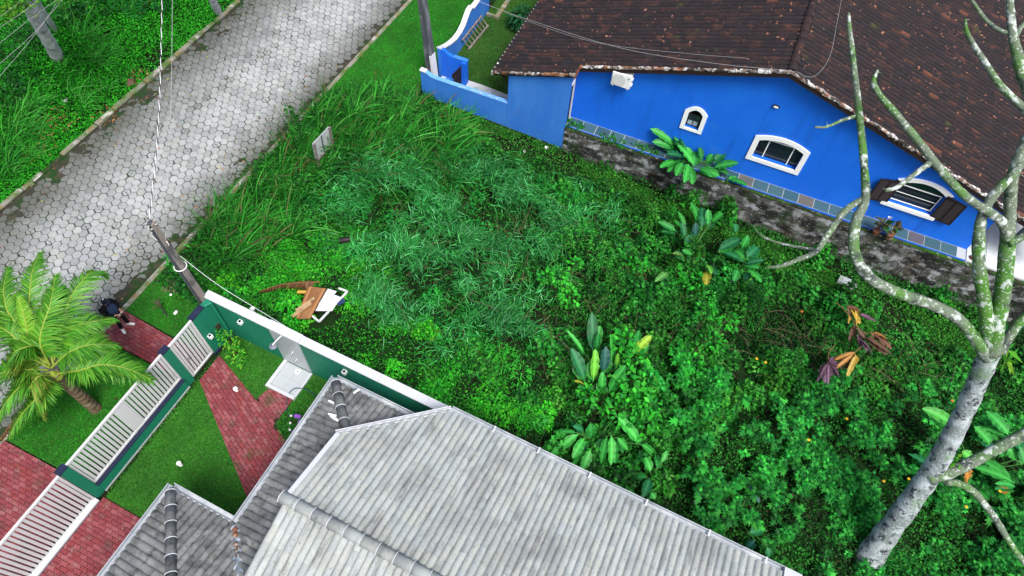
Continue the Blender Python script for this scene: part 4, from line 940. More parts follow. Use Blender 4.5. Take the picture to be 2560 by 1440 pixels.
def canopy(tpl, q, top, size, pal, L, depth=.5, up=.5, jit=.25, w=None, lift=0.0):
    """leaves spread through the upper part of a plant mass of height `top` (array)"""
    n = len(q); fr = rng.random(n) ** 1.6 * depth; z = g(q[:, 0], q[:, 1]) + top * (1 - fr) + lift
    P = np.column_stack([q, z]); pitch = rng.normal(up, .45, n); roll = rng.normal(0, .45, n)
    sz = size[0] + (size[1] - size[0]) * rng.random(n)
    c = pick(n, pal, jit, w); L.add(tpl, P, rng.random(n) * 6.283, pitch - .3, roll, sz, c); return L
BLADES = [strip(4, .5, b) for b in (.5, .9, 1.4)]
def tuft_grass(L, centres, nbl, length, width, pal, spread=.08, lean=(.15, 1.0), w=None):
    for (x, y, z, sc) in centres:
        n = int(nbl * sc); a = rng.random(n) * 6.283; r_ = rng.random(n) ** .5 * spread * sc
        P = np.column_stack([x + np.cos(a) * r_, y + np.sin(a) * r_, np.full(n, z)])
        yaw = a - math.pi / 2 + rng.normal(0, .5, n); pitch = math.pi / 2 - (lean[0] + (lean[1] - lean[0]) * rng.random(n))
        sz = (length[0] + (length[1] - length[0]) * rng.random(n)) * sc; c = pick(n, pal, .2, w)
        k = rng.integers(0, 3, n)
        for j in range(3):
            s_ = k == j; L.add(BLADES[j], P[s_], yaw[s_], pitch[s_], rng.normal(0, .3, s_.sum()), sz[s_], c[s_], wid=np.full(s_.sum(), 1) * width / sz[s_])
    return L
GT = [(.026, .16, .022), (.040, .22, .030), (.062, .28, .045), (.020, .12, .025), (.12, .30, .08)]
GD = [(.20, .17, .075), (.15, .11, .05)]
GB = [(.032, .20, .055), (.050, .26, .080), (.085, .33, .125), (.17, .40, .24), (.020, .13, .035)]
VB_ = [(.018, .20, .012), (.028, .27, .016), (.045, .34, .02), (.012, .14, .010), (.09, .36, .03)]
MW = [(.012, .095, .012), (.020, .145, .018), (.032, .20, .026), (.007, .050, .010), (.055, .20, .04)]
TH = [(.012, .13, .028), (.018, .175, .036), (.032, .24, .045), (.008, .09, .020), (.05, .28, .05)]
LGp = [(.014, .085, .010), (.024, .14, .014), (.04, .19, .02), (.065, .12, .025), (.010, .055, .008)]

TGp = wpoly([(455, 560), (560, 480), (640, 430), (690, 375), (790, 250), (870, 215), (1000, 225), (1080, 255), (1150, 320), (1190, 390), (1130, 450), (1000, 440), (880, 440), (770, 470), (720, 560), (660, 650), (580, 690), (510, 660)], .3)
FGp = wpoly([(860, 430), (1180, 390), (1290, 390), (1340, 480), (1470, 490), (1540, 560), (1400, 640), (1340, 760), (1260, 850), (1050, 870), (930, 740), (870, 580)], .4)
BVp = wpoly([(520, 700), (640, 610), (740, 590), (880, 590), (950, 660), (990, 780), (1110, 880), (1260, 980), (1340, 1060), (1240, 1090), (1000, 980), (850, 900), (700, 810), (560, 740)], .2)
LGq = wpoly([(1060, 245), (1400, 378), (1900, 575), (2300, 740), (2560, 830), (2560, 900), (2420, 860), (2150, 730), (1900, 650), (1640, 530), (1430, 450), (1230, 390), (1130, 330)], 0)
THp = wpoly([(1700, 1090), (1850, 1060), (1960, 1010), (2120, 960), (2300, 950), (2430, 980), (2560, 980), (2600, 1480), (1980, 1460), (1850, 1340), (1700, 1250), (1640, 1170)], .5)
BLp = wpoly([(1640, 900), (1740, 900), (1830, 990), (1930, 1100), (1910, 1200), (1780, 1180), (1690, 1060)], 1.0)
LOT = [(-15.3, 6.3), (9.5, 6.3), (14, 8), (14, 19.5), (-5.85, 18.15), (-12.2, 17.9), (-12.4, 15.2), (-15.3, 15.2)]
# ---- low trimmed growth by the block wall
q = sample(LGq, 2100); q = q[lot_ok(q)]; nz = vnoise(q[:, 0], q[:, 1], 1.1, 21); L = Leaves()
canopy(ROUND, q[nz > .25], np.full((nz > .25).sum(), .07), (.035, .075), LGp, L, 1.0, .3, .3)
q = sample(LGq, 260); q = q[lot_ok(q)]; canopy(OVATE, q, .1 + .15 * vnoise(q[:, 0], q[:, 1], .9, 22), (.05, .09), LGp[:3] + [(.10, .24, .05)], L, .6)
tag(L.build('ground_cover', m_leaf), 'short mown weeds along the foot of the block wall', 'ground cover', kind='stuff')
# ---- plant mounds: leaves on the upper shell of many uneven hummocks, soil darkened to deepen the shade between
PILE = at(800, 760, .3)[:2]
def pocket(q): return (vnoise(q[:, 0], q[:, 1], .75, 301) * .65 + vnoise(q[:, 0], q[:, 1], 1.9, 302) * .35) > .345
def clear(q): return ((q[:, 0] - PILE[0]) ** 2 + (q[:, 1] - PILE[1]) ** 2) > .75 ** 2
def mounds(L, c, r_, h, tpls, size, pal, n_m2, tone_j=.35, up=.35):
    """c: centres, r_: radii, h: heights"""
    for (x, y), r0, h0 in zip(c, r_, h):
        tp = tpls[rng.integers(len(tpls))]; n = int(n_m2 * math.pi * r0 * r0 * (1 + h0)); th = rng.random(n) * 6.283; rr = rng.random(n) ** .5
        wob = 1 + .28 * np.sin(th * 3 + rng.random() * 6) + .15 * np.sin(th * 5 + rng.random() * 6)
        px = x + np.cos(th) * rr * r0 * wob; py = y + np.sin(th) * rr * r0 * wob
        z = g(px, py) + h0 * (1 - rr ** 2.2) * (1 - .38 * rng.random(n) ** 1.5) + .06
        tone = np.clip(math.exp(rng.normal(0, tone_j)), .4, 2.0); hue = rng.normal(0, .12)
        cc = pick(n, pal, .2) * tone * np.array([1 + hue * 1.5, 1, 1 - hue]); sz = rng.uniform(*size, n) * rng.uniform(.75, 1.3)
        ok = (py > 6.26) & (py < yofwall(px) - .05) & (px > -15.3)
        L.add(tp, np.column_stack([px, py, z])[ok], (th - math.pi / 2 + rng.normal(0, .8, n))[ok], (up - rr * .7 + rng.normal(0, .35, n))[ok], rng.normal(0, .35, n)[ok], sz[ok], cc[ok])
    return L
# low dark carpet first
L = Leaves(); q = sample(LOT, 480, [LGq]); q = q[lot_ok(q) & clear(q)]; nz = vnoise(q[:, 0], q[:, 1], 1.2, 33); q = q[rng.random(len(q)) < np.clip(.2 + 1.8 * (nz - .2), .05, 1)]
pk = pocket(q); canopy(OVATE, q[pk], .08 + .22 * vnoise(q[pk, 0], q[pk, 1], .8, 31), (.05, .11), MW, L, .8, .4)
q = sample(LOT, 420, [LGq]); q = q[lot_ok(q) & clear(q)]; q = q[~pocket(q)]; canopy(OVATE, q, .05 + .10 * rng.random(len(q)), (.05, .12), [(.006, .045, .008), (.010, .07, .010), (.016, .10, .014), (.05, .045, .02)], L, .8, .3, .3, [4, 3, 1.5, .5])  # darker leaf palette puts the shade of the gaps into the colour
def field(poly, dens, warp=.5, holes=()):
    c = sample(poly, dens, holes, warp); return c[lot_ok(c) & clear(c) & pocket(c)]
c = field(LOT, 3.9, 0, [LGq, FGp, BVp, TGp, THp]); big = vnoise(c[:, 0], c[:, 1], .35, 34)
mounds(L, c, rng.uniform(.18, .50, len(c)), .15 + 1.35 * big * rng.random(len(c)) + .12, [OVATE, OVATE, LOBED, ROUND], (.07, .15), MW, 330)
tag(L.build('weeds', m_leaf), 'tangled leafy weeds covering the vacant lot', 'weeds', kind='stuff')
# ---- silvery fine-bladed grass in the middle
L = Leaves(); q = sample(FGp, 620, (), .8); q = q[lot_ok(q)]; n = len(q); msk = vnoise(q[:, 0], q[:, 1], 1.5, 41) * .6 + vnoise(q[:, 0], q[:, 1], .5, 43) * .4; keep = rng.random(n) < np.clip(3.2 * (msk - .34), .03, 1); q = q[keep]; n = len(q)
hh = .25 + 1.0 * vnoise(q[:, 0], q[:, 1], .75, 42); P = np.column_stack([q, g(q[:, 0], q[:, 1]) + hh * (1 - .6 * rng.random(n) ** 1.6)])
sz = .18 + .30 * rng.random(n); kk = rng.integers(0, 3, n); yaw = vnoise(q[:, 0], q[:, 1], .8, 44) * 9 + rng.normal(0, 1.1, n); c = pick(n, GB, .25, [3, 3.2, 3, 1.8, 4]) * (.6 + .8 * vnoise(q[:, 0], q[:, 1], .7, 45))[:, None]
for j in range(3):
    s_ = kk == j; L.add(BLADES[j], P[s_], yaw[s_], rng.normal(.45, .45, s_.sum()), rng.normal(0, .5, s_.sum()), sz[s_], c[s_], wid=.028 / sz[s_])
c = field(FGp, 2.2, .6); mounds(L, c, rng.uniform(.2, .42, len(c)), rng.uniform(.15, .55, len(c)), [OVATE, NARROW], (.06, .12), [(.020, .20, .03), (.03, .25, .05), (.012, .12, .03)], 260)
tag(L.build('fine_grass', m_blade), 'silvery fine bladed grass in the middle of the lot', 'grass', kind='stuff')
# ---- bright creeping vine by the green wall
L = Leaves(); c = field(BVp, 5.0, .5); mounds(L, c, rng.uniform(.2, .45, len(c)), rng.uniform(.08, .42, len(c)), [OVATE, OVATE, NARROW], (.07, .13), VB_, 420, .28)
q = sample(BVp, 160, (), .4); q = q[lot_ok(q) & clear(q)]; canopy(OVATE, q, .06 + .14 * vnoise(q[:, 0], q[:, 1], .7, 52), (.05, .10), VB_, L, .8, .4)
tag(L.build('creeping_vine', m_leaf), 'bright green creeping vine beside the green wall', 'vine', kind='stuff')
# ---- tall guinea grass near the street
L = Leaves(); c = sample(TGp, 5.0, (), .5); c = c[(c[:, 0] > -15.2) & (c[:, 1] < 17.2)]; cz = g(c[:, 0], c[:, 1])
tn = vnoise(c[:, 0], c[:, 1], .6, 62)
for grp in range(6):
    s_ = np.arange(len(c)) % 6 == grp; tone = (.7, .85, 1.0, 1.2, 1.5, .8)[grp]
    tuft_grass(L, [(x, y, z, s) for x, y, z, s in zip(c[s_, 0], c[s_, 1], cz[s_], np.minimum((.6 + .75 * tn[s_]) * rng.uniform(.8, 1.25, s_.sum()), np.where(c[s_, 0] < -14.3, .85, 1.25)))], 40, (.75, 1.75), .030, [tuple(np.array(k) * tone) for k in GT] + GD, .14, (.12, 1.05), [4, 4, 3.5, 3, 2.5, .9, .5])
q = sample(TGp, 150, (), .4); q = q[q[:, 0] > -15.2]; canopy(NARROW, q, .2 + .35 * vnoise(q[:, 0], q[:, 1], .8, 61), (.15, .35), [tuple(np.array(k) * .7) for k in GT[:4]], L, .8, .6)
tag(L.build('tall_grass', m_blade), 'tall arching grass between the street kerb and the sign', 'grass', kind='stuff')
# ---- lobed-leaf mass at the back of the lot: rosettes on stems
def rosettes(L, c, top, size, pal, nl=8, jit=.3):
    for (x, y), t in zip(c, top):
        n = rng.integers(nl - 2, nl + 4); a = rng.random() * 6.283 + np.arange(n) * 2.4; ring = np.linspace(0, 1, n); sc = size * rng.uniform(.7, 1.35)
        z0 = float(g(x, y)) + t; P = np.column_stack([x + np.cos(a) * .02, y + np.sin(a) * .02, z0 - ring * .14 * (sc / .16)])
        tone = math.exp(rng.normal(0, jit)); cc = pick(n, pal, .14) * np.clip(tone, .45, 1.9)
        L.add(LOBED, P, a - math.pi / 2, .75 - ring * 1.05 + rng.normal(0, .15, n), rng.normal(0, .2, n), sc * (.55 + .6 * ring) * rng.uniform(.8, 1.2, n), cc)
    return L
L = Leaves(); c = sample(THp, 40, (), .6); c = c[lot_ok(c)]; c = c[pocket(c) | (rng.random(len(c)) < .08)]; mk = vnoise(c[:, 0], c[:, 1], 1.1, 71); c = c[rng.random(len(c)) < np.clip(2.4 * (mk - .20), .08, 1)]
rosettes(L, c, .15 + 1.25 * vnoise(c[:, 0], c[:, 1], .7, 72) - .3 * rng.random(len(c)), .20, TH)
tag(L.build('lobed_weeds', m_leaf), 'deeply lobed dark green weeds beneath the bare tree', 'weeds', kind='stuff')
L = Leaves(); c = sample(BLp, 40, (), .7); mk = vnoise(c[:, 0], c[:, 1], 1.6, 74); c = c[rng.random(len(c)) < np.clip(2.6 * (mk - .28), .03, 1)]
rosettes(L, c, .35 + 1.25 * vnoise(c[:, 0], c[:, 1], 1.1, 73) - .3 * rng.random(len(c)), .19, [(.03, .26, .04), (.045, .32, .05), (.02, .18, .035), (.015, .12, .03)], 8, .3)
tag(L.build('lobed_shrub', m_leaf), 'bright green lobed leaf thicket right of the banana plant', 'shrub', kind='stuff')
# ---- dry stems and twigs
def stems(polys, nper, ln, pal, up=.5):
    mb = MB(); 
    for poly, n in polys:
        for x, y in sample(poly, n):
            if not (6.4 < y < yofwall(x) - .2): continue
            a = rng.random() * 6.283; l = rng.uniform(*ln); z0 = float(g(x, y)) + rng.uniform(.15, .5); d = np.array([math.cos(a), math.sin(a), rng.uniform(-.1, up)]); b_ = np.array([0, 0, -.25 * l]); p0 = np.array([x, y, z0])
            mb.tube([p0, p0 + d * l * .5 - b_ * .3, p0 + d * l + b_ * .4], [.009, .007, .004], 4, c=tuple(pal[rng.integers(len(pal))]), cap=False)
    return mb
RTp = wpoly([(1860, 700), (2050, 740), (2200, 760), (2420, 860), (2440, 980), (2250, 960), (2000, 960), (1880, 860)], .4)
MIDp = wpoly([(1180, 560), (1560, 540), (1880, 700), (1880, 860), (1700, 900), (1400, 980), (1230, 860)], .4)
mb = stems([(RTp, 6), (MIDp, 4), (FGp, 2.5)], 0, (.4, 1.3), [(.11, .10, .05), (.16, .14, .08), (.07, .10, .035), (.07, .06, .035)])
tag(build('dry_stems', mb, m_dry), 'thin dry brown stems tangled through the weeds', 'stems', kind='stuff')
# ---- left bank beyond the road
LBp = [tuple(p) for p in ((-22.08, -2), (-22.08, 34), (-45, 34), (-45, -2))]
def bank_ok(q):
    p = projn(np.column_stack([q, g(q[:, 0], q[:, 1]) + .2])); return (p[:, 0] > -60) & (p[:, 1] > -60) & (p[:, 0] < 700)
q = sample(LBp, 780); q = q[bank_ok(q)]; edge = np.clip((-22.0 - q[:, 0]) / 3, 0, 1); nz = vnoise(q[:, 0], q[:, 1], .8, 81); keep = rng.random(len(q)) < np.clip(.45 + 1.4 * (nz - .2), .15, 1); q = q[keep]; edge = edge[keep]
L = Leaves(); canopy(ROUND, q, .04 + edge * (.25 + .45 * vnoise(q[:, 0], q[:, 1], .5, 82)), (.05, .10), [(.018, .20, .010), (.028, .27, .014), (.045, .33, .018), (.012, .13, .010)], L, .7, .35)
q = sample([(-34, -2), (-22.1, -2), (-22.1, 31), (-34, 31)], 300); q = q[~bank_ok(q)]; edge = np.clip((-22.0 - q[:, 0]) / 3, 0, 1)      # the bank goes on beyond the frame
canopy(ROUND, q, .04 + edge * (.25 + .45 * vnoise(q[:, 0], q[:, 1], .5, 82)), (.09, .16), [(.018, .20, .010), (.028, .27, .014), (.012, .13, .010)], L, .7, .35)
tag(L.build('ground_cover', m_leaf), 'bright green leafy ground cover on the bank across the road', 'ground cover', kind='stuff')
L = Leaves(); cs_ = []
for (px, py, s, n) in ((200, 110, 1.2, 5), (245, 130, 1.1, 4), (225, 165, .9, 3), (150, 175, .9, 3), (215, 255, .9, 3), (235, 225, .8, 2), (70, 290, 1.1, 4), (30, 320, 1.2, 4), (95, 320, 1, 4), (40, 370, 1.1, 5), (10, 400, 1.1, 4), (75, 385, .8, 3), (15, 450, .8, 3), (60, 225, .9, 3), (310, 20, 1.0, 3), (110, 260, .9, 3)):
    for _ in range(n):
        p = atg(px + rng.normal(0, 16), py + rng.normal(0, 13), .1); cs_.append((p[0], p[1], float(g(p[0], p[1])), s * rng.uniform(.7, 1.1)))
tuft_grass(L, cs_, 50, (.6, 1.35), .022, GT, .13, (.2, 1.2))
tag(L.build('tall_grass', m_blade), 'arching grass tufts on the bank across the road', 'grass', kind='stuff')
# ---- lawn blades
def lawn_blades(name, poly, dens, pal, label, zf=None, z0=.02, h=(.035, .07), holes=()):
    q = sample(poly, dens, holes, .045); n = len(q); L = Leaves(); z = z0 + (zf(q[:, 0], q[:, 1]) if zf else 0); tone = .55 + .55 * vnoise(q[:, 0], q[:, 1], .9, 91) + .5 * vnoise(q[:, 0], q[:, 1], 2.7, 92)
    L.add(NARROW, np.column_stack([q, np.zeros(n) + z]), rng.random(n) * 6.283, rng.normal(.75, .3, n), rng.normal(0, .4, n), h[0] + (h[1] - h[0]) * rng.random(n), pick(n, pal, .2) * tone[:, None], wid=np.full(n, 1.3))
    tag(L.build(name, m_blade), label, 'grass', kind='stuff')
LP = [(.018, .15, .012), (.028, .20, .016), (.045, .24, .025), (.012, .11, .010)]
LP2 = [(.024, .10, .012), (.035, .13, .016), (.06, .15, .03), (.015, .07, .010), (.09, .11, .04)]
lawn_blades('grass', [(-15.38, .26), (-12.1, .3), (-12.1, 3.9), (-15.38, 3.9)], 1500, LP, 'mown grass strip around the palm outside the white fence')
lawn_blades('grass', [(-15.38, 5.12), (-12.12, 5.05), (-12.12, 6.1), (-12.6, 7.3), (-15.38, 7.5)], 1500, LP, 'mown grass strip around the base of the near utility pole')
lawn_blades('grass', [(-11.8, .26), (-7.0, .26), (-7.0, 5.9), (-11.8, 5.9)], 1400, [(.026, .13, .014), (.036, .17, .02), (.06, .21, .03), (.016, .09, .010), (.10, .19, .04)], 'mown lawn inside the green walled yard', holes=[P2], z0=.0)
lawn_blades('grass', [(-15.38, 14.4), (-12.4, 14.4), (-12.05, 18.2), (-12.2, 26), (-15.38, 26)], 1300, [(.016, .17, .014), (.024, .21, .018), (.035, .25, .022), (.014, .14, .012)], 'smooth bright lawn verge beside the blue boundary wall', zf=g)
lawn_blades('grass', [tuple(H(*t, 0)[:2]) for t in ((-5.7, 1.72), (-2.3, 1.6), (-2.3, 9), (-5.7, 9))], 1200, LP2, 'olive green lawn inside the blue walled garden', z0=.34)
# ================================================================== trees, palm, banana-like plants, shrubs
def rpx(p, w): return w / 2 / FPX * float((np.asarray(p) - CAM) @ RW[:, 2])
def dist_m(p, w): return 2 * rpx(p, w)
m_bark = mat('lichen_bark', (.13, .17, .12), .9, .15, layers=[((.055, .18, .015), 1.0, .45, .60, .85), ((.035, .045, .05), 3.5, .55, .68, .8), ((.50, .56, .54), 5.5, .55, .64, .8), ((.62, .66, .66), 20, .60, .68, .7)], bump=.6, bscale=22)
m_trunk = mat('pale_lichen_trunk', (.20, .24, .24), .9, .15, layers=[((.42, .48, .50), 2.6, .46, .60, .85), ((.025, .03, .04), 4.5, .54, .62, .9), ((.48, .54, .56), 16, .56, .63, .7), ((.10, .22, .07), 1.5, .56, .68, .6), ((.05, .05, .05), 15, .60, .68, .7)], bump=.7, bscale=22)
def limb(parent, name, pts, m, nseg=None, sides=9):
    """pts: (px, py, z, width px)"""
    P = [at(a, b, z) for a, b, z, w in pts]; R_ = [rpx(p, q[3] * .84) for p, q in zip(P, pts)]
    n = nseg or 5 * len(P); Q = spline([np.array([*p, r_]) for p, r_ in zip(P, R_)], n)
    mb = MB().tube([q[:3] for q in Q], [max(q[3] * random.uniform(.93, 1.07), .006) for q in Q], sides)
    return build(name, mb, m, parent, smooth=True)
tb = at(2168, 1400, -.1)
tree = thing('bare_tree', 'tall leafless tree with lichen covered trunk at the right edge', 'tree', tb)
limb(tree, 'trunk', [(2150, 1425, -.5, 92), (2172, 1395, -.05, 84), (2215, 1335, .9, 66), (2270, 1262, 2.0, 62), (2330, 1178, 3.1, 62), (2372, 1105, 4.1, 56), (2415, 1020, 5.1, 54), (2450, 940, 6.0, 56), (2475, 880, 6.7, 60)], m_trunk, 50, 14)
BR = [
 [(2468, 895, 6.6, 40), (2440, 850, 7.0, 34), (2395, 797, 7.35, 34), (2330, 762, 7.6, 34), (2250, 735, 7.9, 35), (2182, 700, 8.2, 34), (2143, 650, 8.5, 32), (2134, 600, 8.7, 31), (2142, 548, 8.9, 30), (2163, 500, 9.1, 26), (2161, 420, 9.4, 23), (2150, 300, 9.9, 21), (2133, 150, 10.4, 17), (2124, 75, 10.6, 14), (2122, 32, 10.8, 7)],
 [(2168, 492, 9.1, 22), (2115, 525, 8.95, 20), (2072, 583, 8.7, 18), (2040, 628, 8.5, 17), (1992, 650, 8.3, 14), (1950, 666, 8.15, 12), (1916, 668, 8.0, 9)],
 [(2040, 625, 8.5, 11), (1990, 617, 8.35, 9), (1940, 605, 8.2, 7), (1903, 588, 8.1, 6), (1885, 568, 8.0, 4)],
 [(2140, 290, 9.9, 11), (2100, 303, 9.85, 9), (2066, 317, 9.8, 8), (2037, 318, 9.8, 6)],
 [(2476, 880, 6.7, 44), (2470, 830, 7.2, 40), (2460, 750, 7.8, 38), (2449, 680, 8.3, 36), (2446, 610, 8.8, 34), (2454, 545, 9.2, 30), (2475, 500, 9.5, 28), (2510, 458, 9.8, 27), (2542, 425, 10.0, 26), (2570, 370, 10.3, 24)],
 [(2480, 885, 6.7, 50), (2490, 820, 7.3, 48), (2502, 760, 7.7, 46), (2511, 700, 8.2, 44), (2517, 640, 8.6, 44), (2520, 590, 8.9, 42), (2524, 540, 9.2, 36), (2528, 480, 9.6, 34), (2535, 430, 9.9, 32), (2552, 385, 10.2, 32), (2580, 330, 10.5, 32)],
 [(2522, 600, 8.9, 36), (2508, 560, 9.2, 30), (2480, 535, 9.4, 28), (2440, 510, 9.6, 26), (2400, 478, 9.8, 25), (2340, 410, 10.1, 25), (2292, 348, 10.3, 23), (2240, 285, 10.5, 21), (2200, 238, 10.6, 18), (2184, 205, 10.7, 15), (2194, 176, 10.75, 8)],
 [(2328, 405, 10.1, 18), (2283, 438, 9.95, 15), (2242, 468, 9.85, 14), (2213, 476, 9.8, 11)],
 [(2522, 608, 8.9, 30), (2545, 598, 9.0, 24), (2575, 580, 9.2, 20)],
 [(2500, 880, 6.7, 34), (2520, 845, 7.0, 30), (2545, 810, 7.3, 29), (2580, 775, 7.6, 28)],
 [(2322, 1195, 3.05, 38), (2370, 1182, 3.3, 37), (2430, 1155, 3.6, 36), (2490, 1122, 3.9, 34), (2575, 1078, 4.3, 33)],
 [(2365, 1205, 2.9, 20), (2400, 1210, 2.8, 22), (2440, 1235, 2.5, 22), (2490, 1300, 2.1, 20), (2530, 1365, 1.8, 18), (2575, 1425, 1.5, 16)],
 [(2600, 300, 10.4, 30), (2560, 200, 11.0, 32), (2543, 133, 11.3, 30), (2532, 90, 11.5, 26), (2527, 40, 11.7, 24), (2522, -20, 12.0, 22)],
 [(2531, 85, 11.5, 15), (2500, 76, 11.5, 13), (2470, 55, 11.5, 12), (2448, 28, 11.6, 11), (2422, -12, 11.7, 9)],
 [(2590, 310, 10.6, 24), (2550, 262, 10.8, 22), (2500, 212, 11.0, 20), (2457, 147, 11.2, 17), (2430, 105, 11.3, 15), (2416, 75, 11.35, 12), (2413, 48, 11.4, 6)],
 [(2536, 95, 11.4, 16), (2555, 65, 11.5, 14), (2580, 45, 11.6, 12)],
]
for b_ in BR: limb(tree, 'branch', b_, m_bark)
tw = MB()
for b_ in BR:
    for _ in range(len(b_)):
        i = random.randrange(len(b_) - 1); t = random.random(); a = [b_[i][k] * (1 - t) + b_[i + 1][k] * t for k in range(4)]; p = at(*a[:3]); d = np.array([random.gauss(0, 1), random.gauss(0, 1), random.gauss(.3, .6)]); d /= np.linalg.norm(d)
        tw.tube([p, p + d * (rpx(p, a[3]) + random.uniform(.02, .09))], [.010, .004], 4)
build('spur', tw, m_bark, tree)
L = Leaves()
for (px, py, z, n, s) in ((2508, 870, 6.7, 14, .42), (2515, 900, 6.5, 12, .36), (2385, 1165, 3.5, 16, .14), (2400, 1150, 3.5, 14, .13), (2375, 1180, 3.3, 12, .12), (2470, 860, 6.9, 6, .10)):
    p = at(px, py, z); a = rng.random(n) * 6.283
    L.add(NARROW if s > .2 else OVATE, np.tile(p, (n, 1)) + rng.normal(0, .07 if s < .2 else .03, (n, 3)), a, rng.normal(.2, .5, n), rng.normal(0, .3, n), s * rng.uniform(.6, 1.1, n), pick(n, [(.10, .26, .02), (.20, .32, .03), (.04, .20, .02)], .2))
L.build('epiphyte', m_leaf, tree)

# trees on the bank across the road
m_pale = mat('pale_smooth_trunk', (.40, .42, .44), .9, .15, layers=[((.62, .65, .68), 4, .5, .62, .8), ((.12, .11, .10), 3, .58, .7, .7)], bump=.5, bscale=22)
def bank_tree(label, pts, crown, pal, m=m_pale):
    pts = [(a, b, z, w * 1.15) for a, b, z, w in pts]
    base = at(*pts[0][:3]); t_ = thing('bank_tree', label, 'tree', base)
    limb(t_, 'trunk', pts, m, 24, 10)
    if crown:
        L = Leaves()
        for (px, py, z, r_, n) in crown:
            c = at(px, py, z); d = rng.normal(0, 1, (n, 3)); d /= np.linalg.norm(d, axis=1)[:, None]; P = c + d * (r_ * rng.random(n) ** .4)[:, None] * np.array([1, 1, .7])
            L.add(OVATE, P, rng.random(n) * 6.283, rng.normal(0, .5, n), rng.normal(0, .5, n), rng.uniform(.10, .2, n), pick(n, pal, .25))
        L.build('crown', m_leaf, t_)
    return t_
bank_tree('thick pale barked tree leaning over the bank in the corner', [(152, 158, .3, 36), (140, 135, .9, 33), (120, 100, 2.0, 32), (98, 62, 3.1, 32), (75, 20, 4.3, 34), (50, -25, 5.5, 34), (20, -80, 7, 30)], [(15, 20, 5.6, .55, 120), (45, 10, 5.9, .45, 90), (-60, -40, 6.2, 1.5, 500), (60, -90, 7.0, 1.8, 600)], [(.16, .26, .03), (.10, .22, .02), (.05, .16, .02)])
bank_tree('slim grey tree standing just behind the thick pale trunk', [(148, 92, .4, 14), (130, 62, 1.3, 14), (108, 30, 2.3, 14), (88, -5, 3.4, 14), (60, -50, 5, 14)], [(60, -120, 6, 1.4, 400)], MW)
bank_tree('pale trunk at the top edge close to the road kerb', [(546, 30, .1, 20), (538, 14, .7, 20), (527, -10, 1.6, 20), (510, -50, 3, 20)], [(470, -190, 7, 1.6, 500)], MW)
# shrubs
def shrub(name, label, cat, blobs, tpl, size, pal, stem=True, group=None, zg=None, mm=None):
    """blobs: (px, py, z, radius, leaf count)"""
    b0 = at(blobs[0][0], blobs[0][1], blobs[0][2]); base = np.array([b0[0], b0[1], float(g(b0[0], b0[1])) if zg is None else zg])
    t_ = thing(name, label, cat, base, group); L = Leaves(); st = MB()
    for (px, py, z, r_, n) in blobs:
        c = at(px, py, z); d = rng.normal(0, 1, (n, 3)); d /= np.linalg.norm(d, axis=1)[:, None]; rr = r_ * (.55 + .45 * rng.random(n)) * (1 + .25 * np.sin(d[:, 0] * 5 + d[:, 1] * 4)); P = c + d * rr[:, None] * np.array([1, 1, .8])
        yaw = np.arctan2(d[:, 1], d[:, 0]) - math.pi / 2 + rng.normal(0, .6, n)
        L.add(tpl, P, yaw, rng.normal(.1, .4, n) - .3 * (d[:, 2] < 0), rng.normal(0, .4, n), rng.uniform(*size, n), pick(n, pal, .22))
        if stem:
            for _ in range(4): st.tube(spline([base + np.array([random.gauss(0, .05), random.gauss(0, .05), -.05]), (base + c) / 2 + rng.normal(0, .06, 3), c + rng.normal(0, r_ * .4, 3)], 6), [.016, .014, .012, .010, .008, .006], 5, c=(.08, .09, .04))
    L.build('foliage', mm or m_leaf, t_)
    if stem: build('stem', st, m_dry, t_)
    return t_
DK = [(.010, .065, .015), (.016, .10, .018), (.008, .045, .012), (.025, .13, .022)]
BR_ = [(.035, .30, .03), (.05, .36, .035), (.022, .22, .03), (.08, .40, .05)]
shrub('bush', 'dark feathery bush beside the pale leaning trunk in the corner', 'bush', [(45, 110, 1.2, .9, 420), (20, 160, 1.0, .8, 340), (75, 70, 1.4, .8, 340)], NARROW, (.12, .26), DK)
shrub('bush', 'dark leafy bush at the left edge below the corner trees', 'bush', [(15, 235, .8, .7, 300), (60, 195, .8, .6, 240)], OVATE, (.10, .2), DK)
shrub('bush', 'broad leaved dark bush on the bank near the top edge', 'bush', [(190, 45, .9, .7, 260), (240, 15, 1.0, .8, 320), (150, 10, 1.3, .8, 300)], OVATE, (.10, .22), DK + [(.02, .16, .02)])
shrub('bush', 'bluish green bush on the bank left of the top kerb', 'bush', [(330, 10, .8, .7, 300), (390, -10, .9, .8, 320)], NARROW, (.12, .26), [(.012, .10, .03), (.02, .15, .045), (.010, .07, .02)])
shrub('sapling', 'bright lime green sapling in the middle of the lot', 'shrub', [(1400, 690, 1.1, .30, 60), (1425, 740, .9, .32, 70), (1365, 690, .8, .26, 46), (1440, 660, .9, .2, 30)], OVATE, (.12, .20), BR_)
shrub('shrub', 'bright green leafy clump near the grey roof corner', 'shrub', [(1270, 900, .55, .42, 170), (1305, 935, .45, .36, 140), (1245, 880, .45, .3, 100)], NARROW, (.10, .18), BR_)
shrub('vine_mound', 'rounded mound of vines left of the banana leaved plant', 'shrub', [(1455, 590, .75, .55, 320), (1510, 640, .7, .5, 260), (1410, 600, .6, .4, 200), (1540, 700, .5, .4, 180)], OVATE, (.06, .11), [(.03, .20, .025), (.045, .25, .035), (.02, .13, .02), (.08, .28, .05)])
shrub('vine_post', 'narrow vine draped stump near the block wall', 'shrub', [(1632, 520, .6, .2, 120), (1620, 560, .45, .2, 120)], OVATE, (.05, .09), [(.05, .20, .03), (.09, .24, .05), (.03, .14, .02)])
